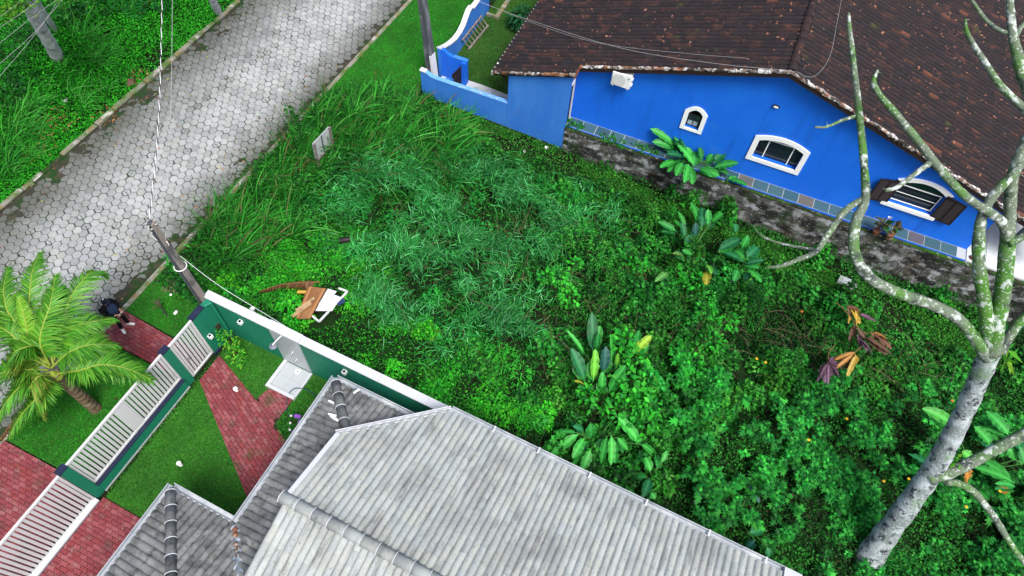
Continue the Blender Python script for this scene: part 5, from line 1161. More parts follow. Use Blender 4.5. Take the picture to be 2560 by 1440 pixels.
shrub('shrub', 'large leaved light green shrub growing through the big banana plant', 'shrub', [(1560, 850, 1.3, .35, 60), (1590, 900, 1.2, .4, 70), (1570, 960, 1.1, .4, 70), (1600, 990, 1.0, .35, 60)], OVATE, (.14, .24), BR_ + [(.02, .18, .04)])
shrub('shrub', 'light green shrub at the foot of the big banana plant', 'shrub', [(1500, 1000, .8, .4, 70), (1560, 1040, .8, .42, 80), (1620, 1010, .9, .4, 80), (1620, 1060, .7, .35, 60), (1470, 985, .7, .3, 50)], OVATE, (.13, .21), BR_[:3] + [(.018, .16, .03)])
shrub('shrub', 'light green shrub between the big banana and the lobed thicket', 'shrub', [(1700, 880, 1.0, .3, 50), (1730, 910, 1.0, .35, 60), (1780, 850, .9, .35, 70), (1820, 800, .8, .35, 70), (1770, 780, .8, .3, 60)], OVATE, (.11, .19), BR_[:3])
shrub('shrub', 'light green weed clump below the banana leaved plant', 'shrub', [(1690, 690, .6, .35, 80), (1740, 700, .6, .35, 80), (1600, 660, .5, .3, 60)], LOBED, (.10, .18), BR_[:3])
shrub('yard_shrub', 'yellow green shrub in the corner of the green walled yard', 'shrub', [(572, 850, .75, .26, 110), (590, 880, .6, .28, 120), (555, 835, .9, .16, 50), (600, 900, .45, .2, 70)], OVATE, (.06, .11), [(.05, .27, .02), (.09, .33, .03), (.03, .18, .02), (.22, .34, .04)], zg=0)
shrub('grass_clump', 'dark strappy grass clump inside the blue walled garden', 'plant', [(1305, 45, .75, .42, 260)], NARROW, (.3, .5), [(.012, .07, .03), (.02, .11, .05), (.008, .04, .02)], zg=.34)
for (px, py, lb) in ((1425, 308, 'small weed clump at the left end of the block wall'), (1530, 350, 'small weed clump on the block wall top'), (1610, 370, 'leafy weed clump on the wall left of the banana leaved plant')):
    p = at(px, py, 1.25); shrub('wall_weed', lb, 'plant', [(px, py, 1.22, .16, 90), (px + 24, py + 9, 1.2, .14, 70), (px - 20, py - 8, 1.18, .12, 50)], OVATE, (.07, .13), MW + [(.03, .2, .02)], stem=False, zg=1.13)

# big-leaved plants
def big_leaf(b0, t0, w, colr, arch=.12, parent=None, droop=0.0, roll=0.0, name='leaf'):
    b0 = np.array(b0); t0 = np.array(t0); L_ = np.linalg.norm(t0 - b0); mid = (b0 + t0) / 2 + np.array([0, 0, arch * L_]); t1 = t0 - np.array([0, 0, droop * L_])
    C_ = [((1 - t) ** 2) * b0 + 2 * t * (1 - t) * mid + t * t * t1 for t in np.linspace(0, 1, 15)]
    V = []; F = []; col_ = []; base = np.array(colr); ph = random.random() * 6
    for i, c in enumerate(C_):
        t = i / 14; d = C_[min(i + 1, 14)] - C_[max(i - 1, 0)]; d /= np.linalg.norm(d); s = np.cross(d, (0, 0, 1.0)); s /= np.linalg.norm(s) + 1e-9; n = np.cross(s, d)
        s, n = s * math.cos(roll) + n * math.sin(roll), n * math.cos(roll) - s * math.sin(roll)
        hw = w / 2 * (max(0, math.sin(math.pi * min(max((t - .10) / .90, 0), 1) ** .8)) ** .55 if t > .10 else 0) + .008
        wv = .16 * hw * math.sin(ph + i * 1.9)
        jl, jr = 1 - .22 * random.random() ** 2, 1 - .22 * random.random() ** 2
        V += [c - s * hw * jl + n * (.20 * hw + wv), c - s * hw * .5 + n * .13 * hw, c - s * .012 + n * .004, c + s * .012 + n * .004, c + s * hw * .5 + n * .13 * hw, c + s * hw * jr + n * (.20 * hw - wv)]
        k = 1 + .20 * math.sin(i * 2.1 + ph) + random.gauss(0, .08)
        col_ += [base * k, base * (k * .92), base * 1.6 + .02, base * 1.6 + .02, base * (k * .92), base * k]
    F = [(i * 6 + j, i * 6 + j + 1, (i + 1) * 6 + j + 1, (i + 1) * 6 + j) for i in range(14) for j in range(5)]
    mb = MB(); mb.v = [tuple(v) for v in V]; mb.f = F; mb.c = [(1, 1, 1)] * len(V)
    return build(name, mb, m_gloss, parent, cols=np.array(col_), smooth=True)
LG_ = [(.014, .17, .03), (.020, .23, .035), (.010, .13, .04), (.035, .31, .04), (.024, .25, .03)]
YEL = (.36, .34, .03); LIME = (.10, .36, .03); BRN = (.30, .13, .02); BLU = (.008, .07, .055)
def big_plant(name, label, origin, leaves, zb, zt, base_px=None, group=None, zg=None, dense=.95):
    """origin: (ox, oy) of a 3.6x view of the photograph in which leaf ends were measured"""
    ox, oy = origin; cx = np.mean([l[0] for l in leaves]); cy = np.mean([l[1] for l in leaves])
    p = at(ox + cx / 3.6, oy + cy / 3.6, zb); base = np.array([p[0], p[1], float(g(p[0], p[1])) if zg is None else zg])
    t_ = thing(name, label, 'plant', base, group)
    for l in leaves:
        x0, y0, x1, y1, w = l[:5]; c = l[5] if len(l) > 5 else LG_[rng.integers(5)]; c = np.array(c) * rng.uniform(.85, 1.2)
        a = zb + rng.uniform(-.1, .15); b_ = zt + rng.uniform(-.25, .25)
        P0 = at(ox + x0 / 3.6, oy + y0 / 3.6, a); P1 = at(ox + x1 / 3.6, oy + y1 / 3.6, b_)
        big_leaf(P0, P1, dist_m((P0 + P1) / 2, w / 3.6) * 1.08, c, rng.uniform(.06, .16), t_, rng.uniform(0, .1), rng.normal(0, .25))
        if dense and rng.random() < dense:
            v = P1 - P0; a_ = rng.normal(0, .6); v = np.array([v[0] * math.cos(a_) - v[1] * math.sin(a_), v[0] * math.sin(a_) + v[1] * math.cos(a_), v[2] - .25]) * rng.uniform(.7, .95)
            big_leaf(P0 - np.array([0, 0, .12]), P0 + v, dist_m(P0, w / 3.6) * 1.15, np.array(LG_[rng.integers(5)]) * rng.uniform(.7, 1.1), rng.uniform(.08, .18), t_, .1, rng.normal(0, .3))
        st = MB().tube(spline([base + np.array([rng.normal(0, .05), rng.normal(0, .05), -.05]), (base + P0) / 2 + np.array([0, 0, .08]), P0], 6), [.022, .020, .018, .016, .014, .012], 6)
        build('stalk', st, m_stalk, t_, smooth=True)
    return t_
m_stalk = mat('green_stalk', (.05, .16, .03), .6, .3)
big_plant('banana_plant', 'large banana plant with upright paddle leaves in the lot', (1240, 700), [(870, 650, 865, 285, 95, LG_[2]), (800, 905, 680, 600, 110, LG_[2]), (875, 905, 895, 612, 85, LIME), (965, 835, 990, 592, 95, BLU), (950, 1005, 960, 820, 70), (1010, 1005, 1172, 752, 82), (1040, 775, 1030, 478, 42, LG_[3]), (1235, 645, 1290, 448, 70), (1240, 655, 1402, 488, 82, (.22, .38, .03)), (810, 955, 708, 903, 40, YEL), (800, 665, 640, 440, 32), (1085, 785, 1100, 655, 42, LIME), (900, 640, 925, 470, 50), (1120, 960, 1165, 830, 55)], .7, 1.5)
big_plant('banana_plant', 'low banana plant with drooping leaves next to the grey roof gutter', (1240, 1040), [(745, 155, 488, 352, 82, LG_[3]), (795, 195, 690, 378, 82), (852, 300, 770, 505, 85, LG_[3]), (1000, 180, 945, 425, 76, LG_[4]), (1040, 170, 1035, 438, 82, (.04, .30, .04)), (1080, -5, 1315, 262, 100, LG_[3]), (1310, 255, 1415, 325, 60), (850, 55, 845, 235, 92), (725, 150, 518, 140, 52), (1090, 195, 1185, 305, 60), (690, 90, 790, 130, 70, LG_[2])], .75, .45)
big_plant('banana_plant', 'small dark banana plant in the shade beside the grey roof', (1240, 1040), [(1390, 495, 1345, 368, 76), (1350, 552, 1218, 560, 62), (1385, 560, 1330, 725, 82), (1395, 690, 1432, 745, 60, LG_[3]), (1450, 465, 1440, 345, 52), (1490, 420, 1540, 310, 50)], .5, .55)
big_plant('banana_leaf_plant', 'single dark paddle leaved plant under the lobed thicket', (1240, 1040), [(1870, 585, 1992, 795, 70, LG_[2]), (2270, 625, 2375, 775, 60, BLU), (2275, 1055, 2410, 1020, 80, LG_[2]), (2330, 1120, 2260, 1190, 70, BLU), (2440, 1180, 2460, 1270, 60, LG_[2])], .55, .45)
big_plant('heliconia', 'broad leaved heliconia clump below the middle of the block wall', (1240, 350), [(1840, 765, 1758, 545, 72), (1852, 795, 1860, 598, 72, LG_[2]), (1905, 775, 1910, 618, 60), (1940, 745, 2042, 655, 62), (1625, 822, 1462, 733, 62), (1740, 955, 1740, 848, 78), (1705, 785, 1640, 638, 46), (1705, 1065, 1588, 1018, 62, (.24, .36, .04)), (1765, 1035, 1680, 988, 52), (1560, 1190, 1438, 1262, 62, (.10, .30, .06)), (1895, 1180, 1895, 1305, 82, YEL), (1900, 1120, 1940, 1200, 60, LIME), (1700, 880, 1670, 740, 60, LG_[2]), (1790, 860, 1800, 740, 60, BLU)], .6, 1.0)
big_plant('heliconia', 'darker heliconia clump under the long bare branch', (1240, 350), [(2160, 835, 2150, 752, 62), (2210, 975, 2272, 855, 72), (2250, 1065, 2365, 955, 92), (2240, 1115, 2415, 1078, 62), (2175, 1165, 2138, 1265, 72), (2260, 1165, 2395, 1275, 82), (2030, 1005, 2235, 1092, 72), (2000, 995, 2210, 885, 92, LG_[2]), (2100, 1150, 2050, 1100, 60)], .55, .8)
big_plant('heliconia', 'glossy heliconia leaning over the block wall below the small window', (1240, 350), [(1690, 110, 1600, -30, 85), (1720, 120, 1660, -80, 85), (1640, 120, 1480, -120, 86), (1640, 60, 1390, -105, 76), (1700, 160, 1540, 125, 85), (1740, 60, 1760, -90, 76), (1800, 70, 1862, -80, 84), (1960, 200, 2115, 20, 95), (1950, 250, 2182, 205, 92), (1830, 250, 1945, 335, 82), (1735, 210, 1690, 385, 86, LG_[3]), (1680, 200, 1620, 312, 76), (1620, 190, 1476, 240, 66), (1760, 170, 1720, 60, 62), (1850, 190, 1830, 60, 62), (1900, 210, 1950, 120, 62), (1780, 230, 1640, 30, 80), (1700, 60, 1610, -10, 70, LG_[3])], 1.45, 1.95, zg=1.15)
big_plant('heliconia', 'few strap leaves sprouting on the slate apron under the middle window', (1240, 350), [(2080, 345, 2265, 400, 55), (2090, 350, 2180, 330, 40)], 1.3, 1.35, zg=1.2)
big_plant('banana_plant', 'wide leaved banana plant behind the bare tree trunk', (1860, 700), [(1880, 1305, 1608, 1155, 112, (.05, .32, .04)), (2385, 1405, 2180, 1178, 122, (.03, .26, .04)), (2230, 1495, 2080, 1312, 110, LG_[3]), (2050, 1620, 1968, 1540, 90, (.05, .3, .03)), (2435, 1825, 2068, 1675, 115, LG_[3]), (2440, 1860, 2280, 1825, 62), (2010, 1820, 1990, 1700, 130, BRN), (2385, 1905, 2275, 1872, 66, BRN), (2500, 1600, 2450, 1400, 110, LG_[2]), (2300, 1560, 2120, 1440, 90, LG_[2]), (2520, 1650, 2480, 1480, 80), (1700, 1700, 1480, 1560, 90, LG_[2])], .7, .9)

# coconut palm outside the white fence
pb = np.array([-13.83, 2.11, 0.0]); palm = thing('coconut_palm', 'young coconut palm on the grass strip outside the white fence', 'palm', pb)
m_palmtrunk = mat('palm_trunk', (.16, .12, .075), .9, .1, layers=[((.30, .25, .18), 4, .5, .65, .7), ((.05, .035, .02), 8, .5, .65, .7)], bump=.6, bscale=18)
ctop = at(135, 935, 2.55); tr = []; rr = []
for i in range(25):
    t = i / 24; p = pb * (1 - t) + ctop * t; p = p + np.array([0, 0, -.05 * (1 - t)]); tr.append(p); rr.append((.155 - .03 * t) * (1.0 if i % 2 else 1.13) * (1.18 if t < .06 else 1))
build('trunk', MB().tube(tr, rr, 14), m_palmtrunk, palm, smooth=False)
FR = [
 [(123, 905, 2.7), (64, 845, 3.3), (72, 765, 3.9), (80, 684, 4.1), (99, 633, 3.8)], [(130, 905, 2.7), (156, 824, 3.4), (177, 743, 3.8), (228, 682, 3.6), (262, 690, 3.1)],
 [(132, 910, 2.7), (145, 868, 3.1), (170, 826, 3.4), (218, 806, 3.4), (282, 796, 3.0)], [(140, 935, 2.6), (199, 926, 3.0), (255, 912, 3.1), (322, 923, 2.8), (380, 950, 2.3)],
 [(120, 910, 2.7), (59, 867, 3.3), (27, 835, 3.6), (-8, 815, 3.6), (-50, 815, 3.2)], [(118, 905, 2.75), (75, 851, 3.4), (62, 797, 3.9), (48, 746, 4.3)],
 [(125, 905, 2.7), (100, 868, 3.2), (59, 870, 3.5), (32, 890, 3.3), (55, 935, 2.6)], [(135, 940, 2.5), (97, 942, 2.9), (78, 969, 2.8), (91, 1007, 2.2), (108, 1046, 1.5)],
 [(125, 920, 2.6), (80, 899, 3.0), (30, 908, 3.1), (-25, 945, 2.6)], [(118, 905, 2.7), (60, 840, 3.4), (22, 780, 3.7), (-15, 720, 3.5)],
 [(125, 930, 2.55), (70, 950, 2.8), (20, 1000, 2.4), (-10, 1050, 1.8)],
 [(135, 915, 2.7), (120, 850, 3.3), (128, 790, 3.7), (150, 730, 3.8)],
 [(125, 915, 2.7), (100, 850, 3.5), (126, 760, 4.0), (138, 690, 3.9)], [(128, 920, 2.7), (175, 880, 3.2), (228, 862, 3.3), (290, 862, 2.9)], [(120, 925, 2.6), (60, 925, 3.0), (0, 935, 3.0), (-40, 980, 2.5)],
 [(125, 935, 2.5), (100, 985, 2.5), (55, 1035, 2.0), (25, 1085, 1.5)], [(120, 905, 2.7), (40, 820, 3.5), (10, 740, 3.8), (18, 672, 3.6)]]
m_frond = mat('palm_frond', attr='col', rough=.45, spec=.4, trans=.25); m_rib = mat('frond_rib', (.22, .30, .04), .5, .3)
LEAFLET = strip(3, .5, .7)
def frond(rib_pts, length, pal, rib_m, parent, dead=False):
    C_ = spline([at(*p) for p in rib_pts], 46); L = Leaves(); NS = (0, .33, .67); P = []; Y = []; PI_ = []; S = []; RO = []
    tot = sum(np.linalg.norm(b_ - a) for a, b_ in zip(C_[:-1], C_[1:]))
    for i in range(5, 46):
        t = i / 45; d = C_[min(i + 1, 45)] - C_[max(i - 1, 0)]; d /= np.linalg.norm(d); s = np.cross(d, (0, 0, 1.0)); s /= np.linalg.norm(s) + 1e-9
        for sd in (-1, 1):
            for sub in NS:
                v = s * sd * (1 - .35 * t) + d * (.35 + .55 * t) + np.array([0, 0, .28 - .25 * t - (.8 if dead else 0)]) + rng.normal(0, .06, 3); v /= np.linalg.norm(v)
                P.append(C_[i] + (C_[min(i + 1, 45)] - C_[i]) * sub); Y.append(math.atan2(v[1], v[0]) - math.pi / 2); PI_.append(math.asin(v[2])); S.append(length * (.45 + .55 * math.sin(math.pi * min(t * 1.05, 1)) ** .6) * (1 - .35 * t) * rng.uniform(.9, 1.1)); RO.append(rng.normal(0, .35))
    S = np.array(S); L.add(LEAFLET, np.array(P), Y, PI_, RO, S, pick(len(P), pal, .14), wid=.042 / S)
    f_ = L.build('frond', m_frond, parent)
    build('rib', MB().tube(C_, [.028 * (1 - .8 * i / 45) + .004 for i in range(46)], 6), rib_m, f_, smooth=True)
for i, f_ in enumerate(FR):
    pal = [(.085, .22, .022), (.125, .28, .030), (.055, .17, .022), (.19, .31, .04)] if i != 5 else [(.22, .36, .04), (.27, .39, .05)]
    if i in (7, 8): pal = [(.13, .24, .03), (.20, .28, .04), (.24, .27, .05)]
    frond(f_, .74 if i != 5 else .40, pal, m_rib, palm)
m_dead = mat('dead_rib', (.16, .09, .04), .8, .1)
frond([(134, 955, 2.4), (86, 1000, 2.1), (40, 1045, 1.5), (-5, 1105, .9)], .45, [(.16, .08, .035), (.10, .05, .025), (.22, .13, .05)], m_dead, palm, True)
build('husk_fibre', MB().lathe([(.11, 0), (.17, .1), (.13, .22), (.05, .36), (.01, .42)], ctop - np.array([0, 0, .25]), 10), m_rib, palm)
# ================================================================== poles, cables, sign, debris, person, small things
m_pole = mat('weathered_pole', (.075, .085, .10), .85, .2, layers=[((.22, .24, .27), 3.0, .5, .65, .7, (1, 1, .35)), ((.025, .03, .04), 4, .55, .7, .7, (1, 1, .3))], bump=.4, bscale=30)
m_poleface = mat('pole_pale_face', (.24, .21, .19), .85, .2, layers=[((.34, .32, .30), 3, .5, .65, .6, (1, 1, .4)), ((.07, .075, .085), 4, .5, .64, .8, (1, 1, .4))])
def ipole(name, label, b0, t0, wb, wt, yaw, face_m, extra=None):
    """concrete pole with a recessed web between two flanges, tapering upward"""
    t_ = thing(name, label, 'pole', b0); b0 = np.array(b0, float); t0 = np.array(t0, float); c, s = math.cos(yaw), math.sin(yaw); X = np.array([c, s, 0]); Y = np.array([-s, c, 0])
    def seg(x0, x1, y0, y1):
        mb = MB(); n = 8; rings = []
        for i in range(n + 1):
            q = i / n; p = b0 + (t0 - b0) * q; w = wb + (wt - wb) * q; rings += [p + X * x * w + Y * y * w for x, y in ((x0, y0), (x1, y0), (x1, y1), (x0, y1))]
        return mb.add(rings, [(i * 4 + k, i * 4 + (k + 1) % 4, (i + 1) * 4 + (k + 1) % 4, (i + 1) * 4 + k) for i in range(n) for k in range(4)] + [(3, 2, 1, 0), tuple(range(n * 4, n * 4 + 4))])
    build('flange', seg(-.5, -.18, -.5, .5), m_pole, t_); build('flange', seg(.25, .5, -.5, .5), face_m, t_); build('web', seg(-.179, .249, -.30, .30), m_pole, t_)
    return t_
# near pole: stands in the corner of the green wall
NP = np.array([-12.17, 5.92, -.1]); best = min(np.arange(3, 8, .02), key=lambda h: (proj((NP[0], NP[1], h))[1] - 553) ** 2)
NT = np.array([*at(377, 556, best)[:2], best])
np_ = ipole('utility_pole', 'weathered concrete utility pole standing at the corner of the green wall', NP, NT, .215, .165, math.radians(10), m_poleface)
m_lich = mat('lichen_cap', (.5, .56, .50), .95, .1, layers=[((.08, .1, .08), 12, .5, .6, .9)], bump=.9, bscale=40)
tp = MB()
for _ in range(26):
    q = NT + rng.normal(0, .06, 3) * np.array([1, 1, 2.2]) - np.array([0, 0, .12]); tp.lathe([(.01, -.02), (.03, 0), (.02, .025)], q, 5)
build('lichen', tp, m_lich, np_, smooth=True)
k = NT - (NT - NP) * .34
build('strap', MB().tube([k + np.array([math.cos(a) * .17, math.sin(a) * .17, 0]) for a in np.linspace(0, 6.283, 13)], .014, 5), m_ac, np_)
wl_ = [NT + np.array(v) for v in ((0, 0, -.2), (-.25, -.05, -.45), (-.28, -.02, -.8), (-.1, .02, -1.05), (.1, .03, -.95), (.12, .02, -.75))]
build('loose_cable', MB().tube(spline(wl_, 26), .016, 6), m_ac, np_, smooth=True)
build('loose_cable', MB().tube(spline([p + np.array([.05, .03, .04]) for p in wl_], 26), .010, 5), mat('dark_cable', (.03, .015, .02), .5), np_, smooth=True)
# far pole by the blue wall
fp0 = H(-5.98, 1.05, .15); fp1 = at(1048, -60, 4.6)
fpz = ipole('utility_pole', 'dark concrete utility pole with white painted foot by the blue wall', fp0, fp1, .32, .25, math.radians(2.7), m_pole)
d_ = (fp1 - fp0) / np.linalg.norm(fp1 - fp0)
build('painted_foot', MB().bar(fp0 + HU * .125 + d_ * .02, fp0 + HU * .118 + d_ * 1.35, .10, .335, up=tuple(HV)), m_white, fpz)
build('pole_number', MB().box(-.02, .02, -.03, .03, -.06, .06, lambda a, b, c: fp0 + d_ * 3.0 + HU * (-.05 + a) - HV * (.17 + b * .1) + np.array([0, 0, c])), m_lich, fpz)
# cables
def cable(name, label, pts, r_, m, n=30, group=None, strands=None, ext=0.0):
    P = spline([at(*p) for p in pts], n)
    if ext: P = [P[0] + (P[0] - P[1]) / np.linalg.norm(P[0] - P[1]) * ext] + P + [P[-1] + (P[-1] - P[-2]) / np.linalg.norm(P[-1] - P[-2]) * ext]
    base = P[0]
    if strands is None:
        return tag(build(name, MB().tube(P, r_, 5), m, loc=base, smooth=True), label, 'cable', group)
    t_ = thing(name, label, 'cable', base, group)
    for j, mm in enumerate(strands):
        Q = []
        for i in range(n * 4):
            q = i / (n * 4 - 1) * (n - 1); k0 = min(int(q), n - 2); p = P[k0] * (1 - q + k0) + P[k0 + 1] * (q - k0); a = i * .55 + j * math.pi
            Q.append(p + np.array([math.cos(a), math.sin(a) * .7, math.sin(a) * .7]) * r_ * 1.1)
        build('strand', MB().tube(Q, r_, 5), mm, t_, smooth=True)
    return t_
m_wire = mat('thin_wire', (.35, .37, .38), .5, .4); m_wred = mat('dark_red_sheath', (.05, .01, .02), .5); m_wwhite = mat('pale_sheath', (.75, .80, .82), .45)
zt = float(NT[2])
cable('power_cable', 'twisted white and dark cable rising from the near pole over the road', [(373, 549, zt - .05), (392, 365, zt - .15), (401, 190, zt), (405, 0, zt + .3), (408, -120, zt + .5)], .011, None, 60, strands=(m_wwhite, m_wred))
cable('thin_wire', 'thin grey wire running over the road right of the twisted cable', [(414, 598, zt - .5), (420, 430, zt - .5), (428, 230, zt - .3), (431, 0, zt), (432, -100, zt + .1)], .007, m_wire)
cable('drop_wire', 'pale wire dropping from the near pole along the green wall', [(450, 640, 4.2), (545, 712, 3.7), (660, 783, 3.3), (770, 850, 3.0), (880, 912, 2.85), (985, 965, 2.8)], .006, m_wwhite)
for i, pts in enumerate(([(-15, 120, 6), (72, 50, 6), (170, -20, 6.2)], [(-15, 172, 6), (85, 82, 6), (168, -15, 6.2)], [(-15, 208, 5.6), (92, 80, 5.8), (160, -20, 6)], [(-15, 52, 6.4), (40, 12, 6.4), (70, -20, 6.4)], [(-15, 78, 6.3), (60, 28, 6.3), (110, -15, 6.4)])):
    cable('overhead_wire', 'thin overhead wire, ' + ('third', 'fourth', 'fifth', 'nearest', 'second')[i] + ' from the top left corner', pts, .0045, m_wire, 12, ext=9.0, group='wires across the top left corner')
cable('roof_wire', 'upper thin wire slung over the dark tile roof to its ridge', [(1170, -6, 5.2), (1330, 52, 5.4), (1560, 122, 5.9), (1800, 160, 6.3), (1975, 177, 6.45), (2010, 190, 6.4), (2042, 187, 6.35), (2075, 140, 6.3), (2092, 60, 6.3), (2106, -15, 6.4)], .0045, m_wire, 60)
cable('roof_wire', 'lower thin wire fading out over the dark tile roof', [(1172, -8, 5.1), (1340, 60, 5.3), (1500, 108, 5.5), (1700, 132, 5.9), (1870, 146, 6.2)], .0035, m_wire, 40)

# sign board seen from behind
s0, s1 = at(785, 360, 1.75), at(824, 318, 1.75); sg = thing('sign_board', 'white sign board on two posts standing in the tall grass', 'sign', (s0 + s1) / 2 - np.array([0, 0, 1.7]))
m_signw = mat('sign_back', (.42, .46, .47), .6, .3, layers=[((.55, .58, .58), 3, .5, .7, .6), ((.2, .22, .2), 6, .6, .7, .5)])
e_ = (s1 - s0) / np.linalg.norm(s1 - s0); nrm = np.array([e_[1], -e_[0], 0])
lean = nrm * .12
for p in (s0, s1): build('post', MB().bar(p - np.array([0, 0, 2.0]) - lean, p, .07, .07), m_wd, sg)
F_ = lambda a, b, d: s0 + e_ * a + np.array([0, 0, b]) + lean * (b / 1.9) + nrm * d
Ls = np.linalg.norm(s1 - s0)
build('panel', MB().prism([(-.02, -.95), (Ls + .02, -.95), (Ls + .02, -.02), (-.02, -.02)], -.075, -.05, F_), m_signw, sg)
build('batten', MB().prism([(Ls * .5 - .02, -.95), (Ls * .5 + .02, -.95), (Ls * .5 + .02, -.02), (Ls * .5 - .02, -.02)], -.049, -.02, F_), m_pole, sg)
build('rail', MB().prism([(-.02, -.95), (Ls + .02, -.95), (Ls + .02, -.90), (-.02, -.90)], -.048, -.01, F_), m_wd, sg)

# pile of discarded boards
m_ply = mat('plywood', (.20, .095, .04), .75, .25, layers=[((.30, .16, .07), 1.8, .45, .65, .7), ((.12, .05, .03), 2.6, .58, .7, .7)]); m_bat = mat('orange_batten', (.36, .17, .07), .7, .25)
m_plank = mat('pale_plank', (.40, .27, .15), .8, .2, layers=[((.2, .13, .08), 6, .5, .65, .6)]); m_wboard = mat('white_laminate', (.58, .62, .65), .4, .4)
cpx = lambda x, y, z: at(500 + x / 4.5, 700 + y / 4.5, z + .12)
def board(name, label, cat, pts, z, th, m, dz=0.0, parent=None):
    P = [cpx(x, y, z + (dz * i / 3)) for i, (x, y) in enumerate(pts)]; up = np.array([0, 0, th]); n = len(P)
    mb = MB().add([p for p in P] + [p + up for p in P], [tuple(range(n - 1, -1, -1)), tuple(range(n, 2 * n))] + [(i, (i + 1) % n, n + (i + 1) % n, n + i) for i in range(n)])
    if parent is not None: return build(name, mb, m, parent)
    return tag(build(name, mb, m, loc=np.mean(P, 0)), label, cat)
ply = board('plywood_sheet', 'brown plywood sheet with orange battens thrown on the weeds', 'board', [(1085, 440), (1240, 440), (1425, 100), (1215, 75)], .42, .025, m_ply)
for (a, b_) in (((1100, 428), (1250, 78)), ((1225, 432), (1398, 100))): build('batten', MB().bar(cpx(*a, .475), cpx(*b_, .475), .07, .05), m_bat, ply)
tag(build('plank', MB().bar(cpx(1078, 345, .52), cpx(1288, 200, .56), .09, .03), m_plank, loc=cpx(1180, 270, .5)), 'pale brown plank lying upper across the plywood sheet', 'plank')
tag(build('plank', MB().bar(cpx(1038, 412, .50), cpx(1250, 258, .56), .10, .03), m_plank, loc=cpx(1140, 340, .5)), 'pale brown plank lying lower across the plywood sheet', 'plank')
tag(build('plank', MB().bar(cpx(1095, 135, .38), cpx(1195, 135, .40), .10, .03), mat('yellow_plank', (.5, .30, .05), .7), loc=cpx(1150, 135, .38)), 'short yellowish plank sticking out left of the plywood', 'plank')
board('white_board', 'large white laminate board lying right of the plywood', 'board', [(1300, 350), (1490, 350), (1580, 195), (1420, 130)], .40, .02, m_wboard)
board('white_board', 'narrow white laminate board on top of the large white one', 'board', [(1330, 288), (1385, 305), (1540, 130), (1440, 100)], .475, .018, m_wboard)
wf = thing('window_frame', 'white empty frame lying under the discarded boards', 'frame', cpx(1450, 300, .33))
fpts = [(1262, 405), (1340, 470), (1480, 320), (1660, 130), (1560, 95)]
for a, b_ in zip(fpts[:-1], fpts[1:]): build('frame_bar', MB().bar(cpx(*a, .36), cpx(*b_, .36), .06, .05), m_wboard, wf)
tag(build('blue_panel', MB().add([cpx(1530, 250, .36), cpx(1600, 200, .36), cpx(1640, 240, .36), cpx(1560, 290, .36), cpx(1530, 250, .38), cpx(1600, 200, .38), cpx(1640, 240, .38), cpx(1560, 290, .38)], [(3, 2, 1, 0), (4, 5, 6, 7), (0, 1, 5, 4), (1, 2, 6, 5), (2, 3, 7, 6), (3, 0, 4, 7)]), mat('navy_plastic', (.02, .04, .12), .4), loc=cpx(1580, 245, .36)), 'dark blue panel scrap right of the discarded boards', 'panel')
df = thing('dead_frond', 'dry brown palm frond lying beside the discarded boards', 'palm frond', at(720, 712, .3))
frond([(800, 705, .35), (750, 706, .5), (700, 712, .45), (650, 728, .35)], .38, [(.15, .075, .035), (.22, .12, .055), (.10, .05, .03)], m_dead, df, True)

# fallen ornamental branches with wilted leaves
def wilted(label, stem, leaves, colr):
    o_ = (1860, 700); q = lambda x, y, z: at(o_[0] + x / 3.6, o_[1] + y / 3.6, z)
    t_ = thing('fallen_branch', label, 'branch', q(*stem[-1], .4))
    build('stem', MB().tube(spline([q(x, y, .75) for x, y in stem], 10), .016, 5), m_dead, t_, smooth=True)
    for (x0, y0, x1, y1, w, c) in [(l[0], l[1], l[2] + dx_, l[3] + dy_, l[4] * s_, l[5]) for l in leaves for dx_, dy_, s_ in ((0, 0, 1), (rng.normal(0, 28), rng.normal(0, 22), .8), (rng.normal(0, 40), rng.normal(0, 30), .7))]:
        P0, P1 = q(x0, y0, .8 + rng.uniform(-.05, .1)), q(x1, y1, .55 + rng.uniform(-.1, .15)); big_leaf(P0, P1, dist_m(P0, w / 3.6), np.array(colr[c]) * rng.uniform(.8, 1.2), .05, t_, .05, rng.normal(0, .4))
WC = dict(y=(.36, .25, .035), o=(.27, .13, .025), p=(.075, .035, .06), b=(.085, .04, .022), r=(.12, .05, .03), m=(.13, .06, .11))
wilted('wilted branch with yellow and purple leaves nearest the fallen log', [(820, 190), (930, 300), (1000, 390)], [(920, 235, 1045, 275, 34, 'r'), (940, 240, 1080, 330, 34, 'o'), (960, 260, 1025, 390, 40, 'y'), (1000, 270, 1050, 385, 36, 'y'), (1040, 310, 1140, 365, 44, 'm'), (930, 240, 990, 330, 30, 'b')], WC)
wilted('wilted branch with rusty brown drooping leaves', [(990, 390), (1080, 470), (1180, 480)], [(985, 400, 1000, 520, 40, 'b'), (1010, 420, 1060, 560, 44, 'b'), (1130, 470, 1260, 560, 50, 'r'), (1120, 500, 1240, 640, 55, 'b'), (1180, 480, 1335, 620, 50, 'r'), (1100, 520, 1290, 670, 60, 'b'), (1160, 470, 1290, 530, 40, 'o'), (1060, 540, 1110, 640, 44, 'p'), (1020, 480, 1070, 590, 40, 'p')], WC)
wilted('wilted branch with orange and yellow hanging leaves', [(1055, 600), (1000, 650)], [(1000, 650, 820, 715, 46, 'o'), (995, 660, 870, 780, 46, 'o'), (1000, 665, 910, 800, 44, 'r'), (1005, 670, 940, 860, 44, 'y'), (1005, 680, 985, 775, 50, 'y'), (990, 650, 890, 690, 36, 'b')], WC)
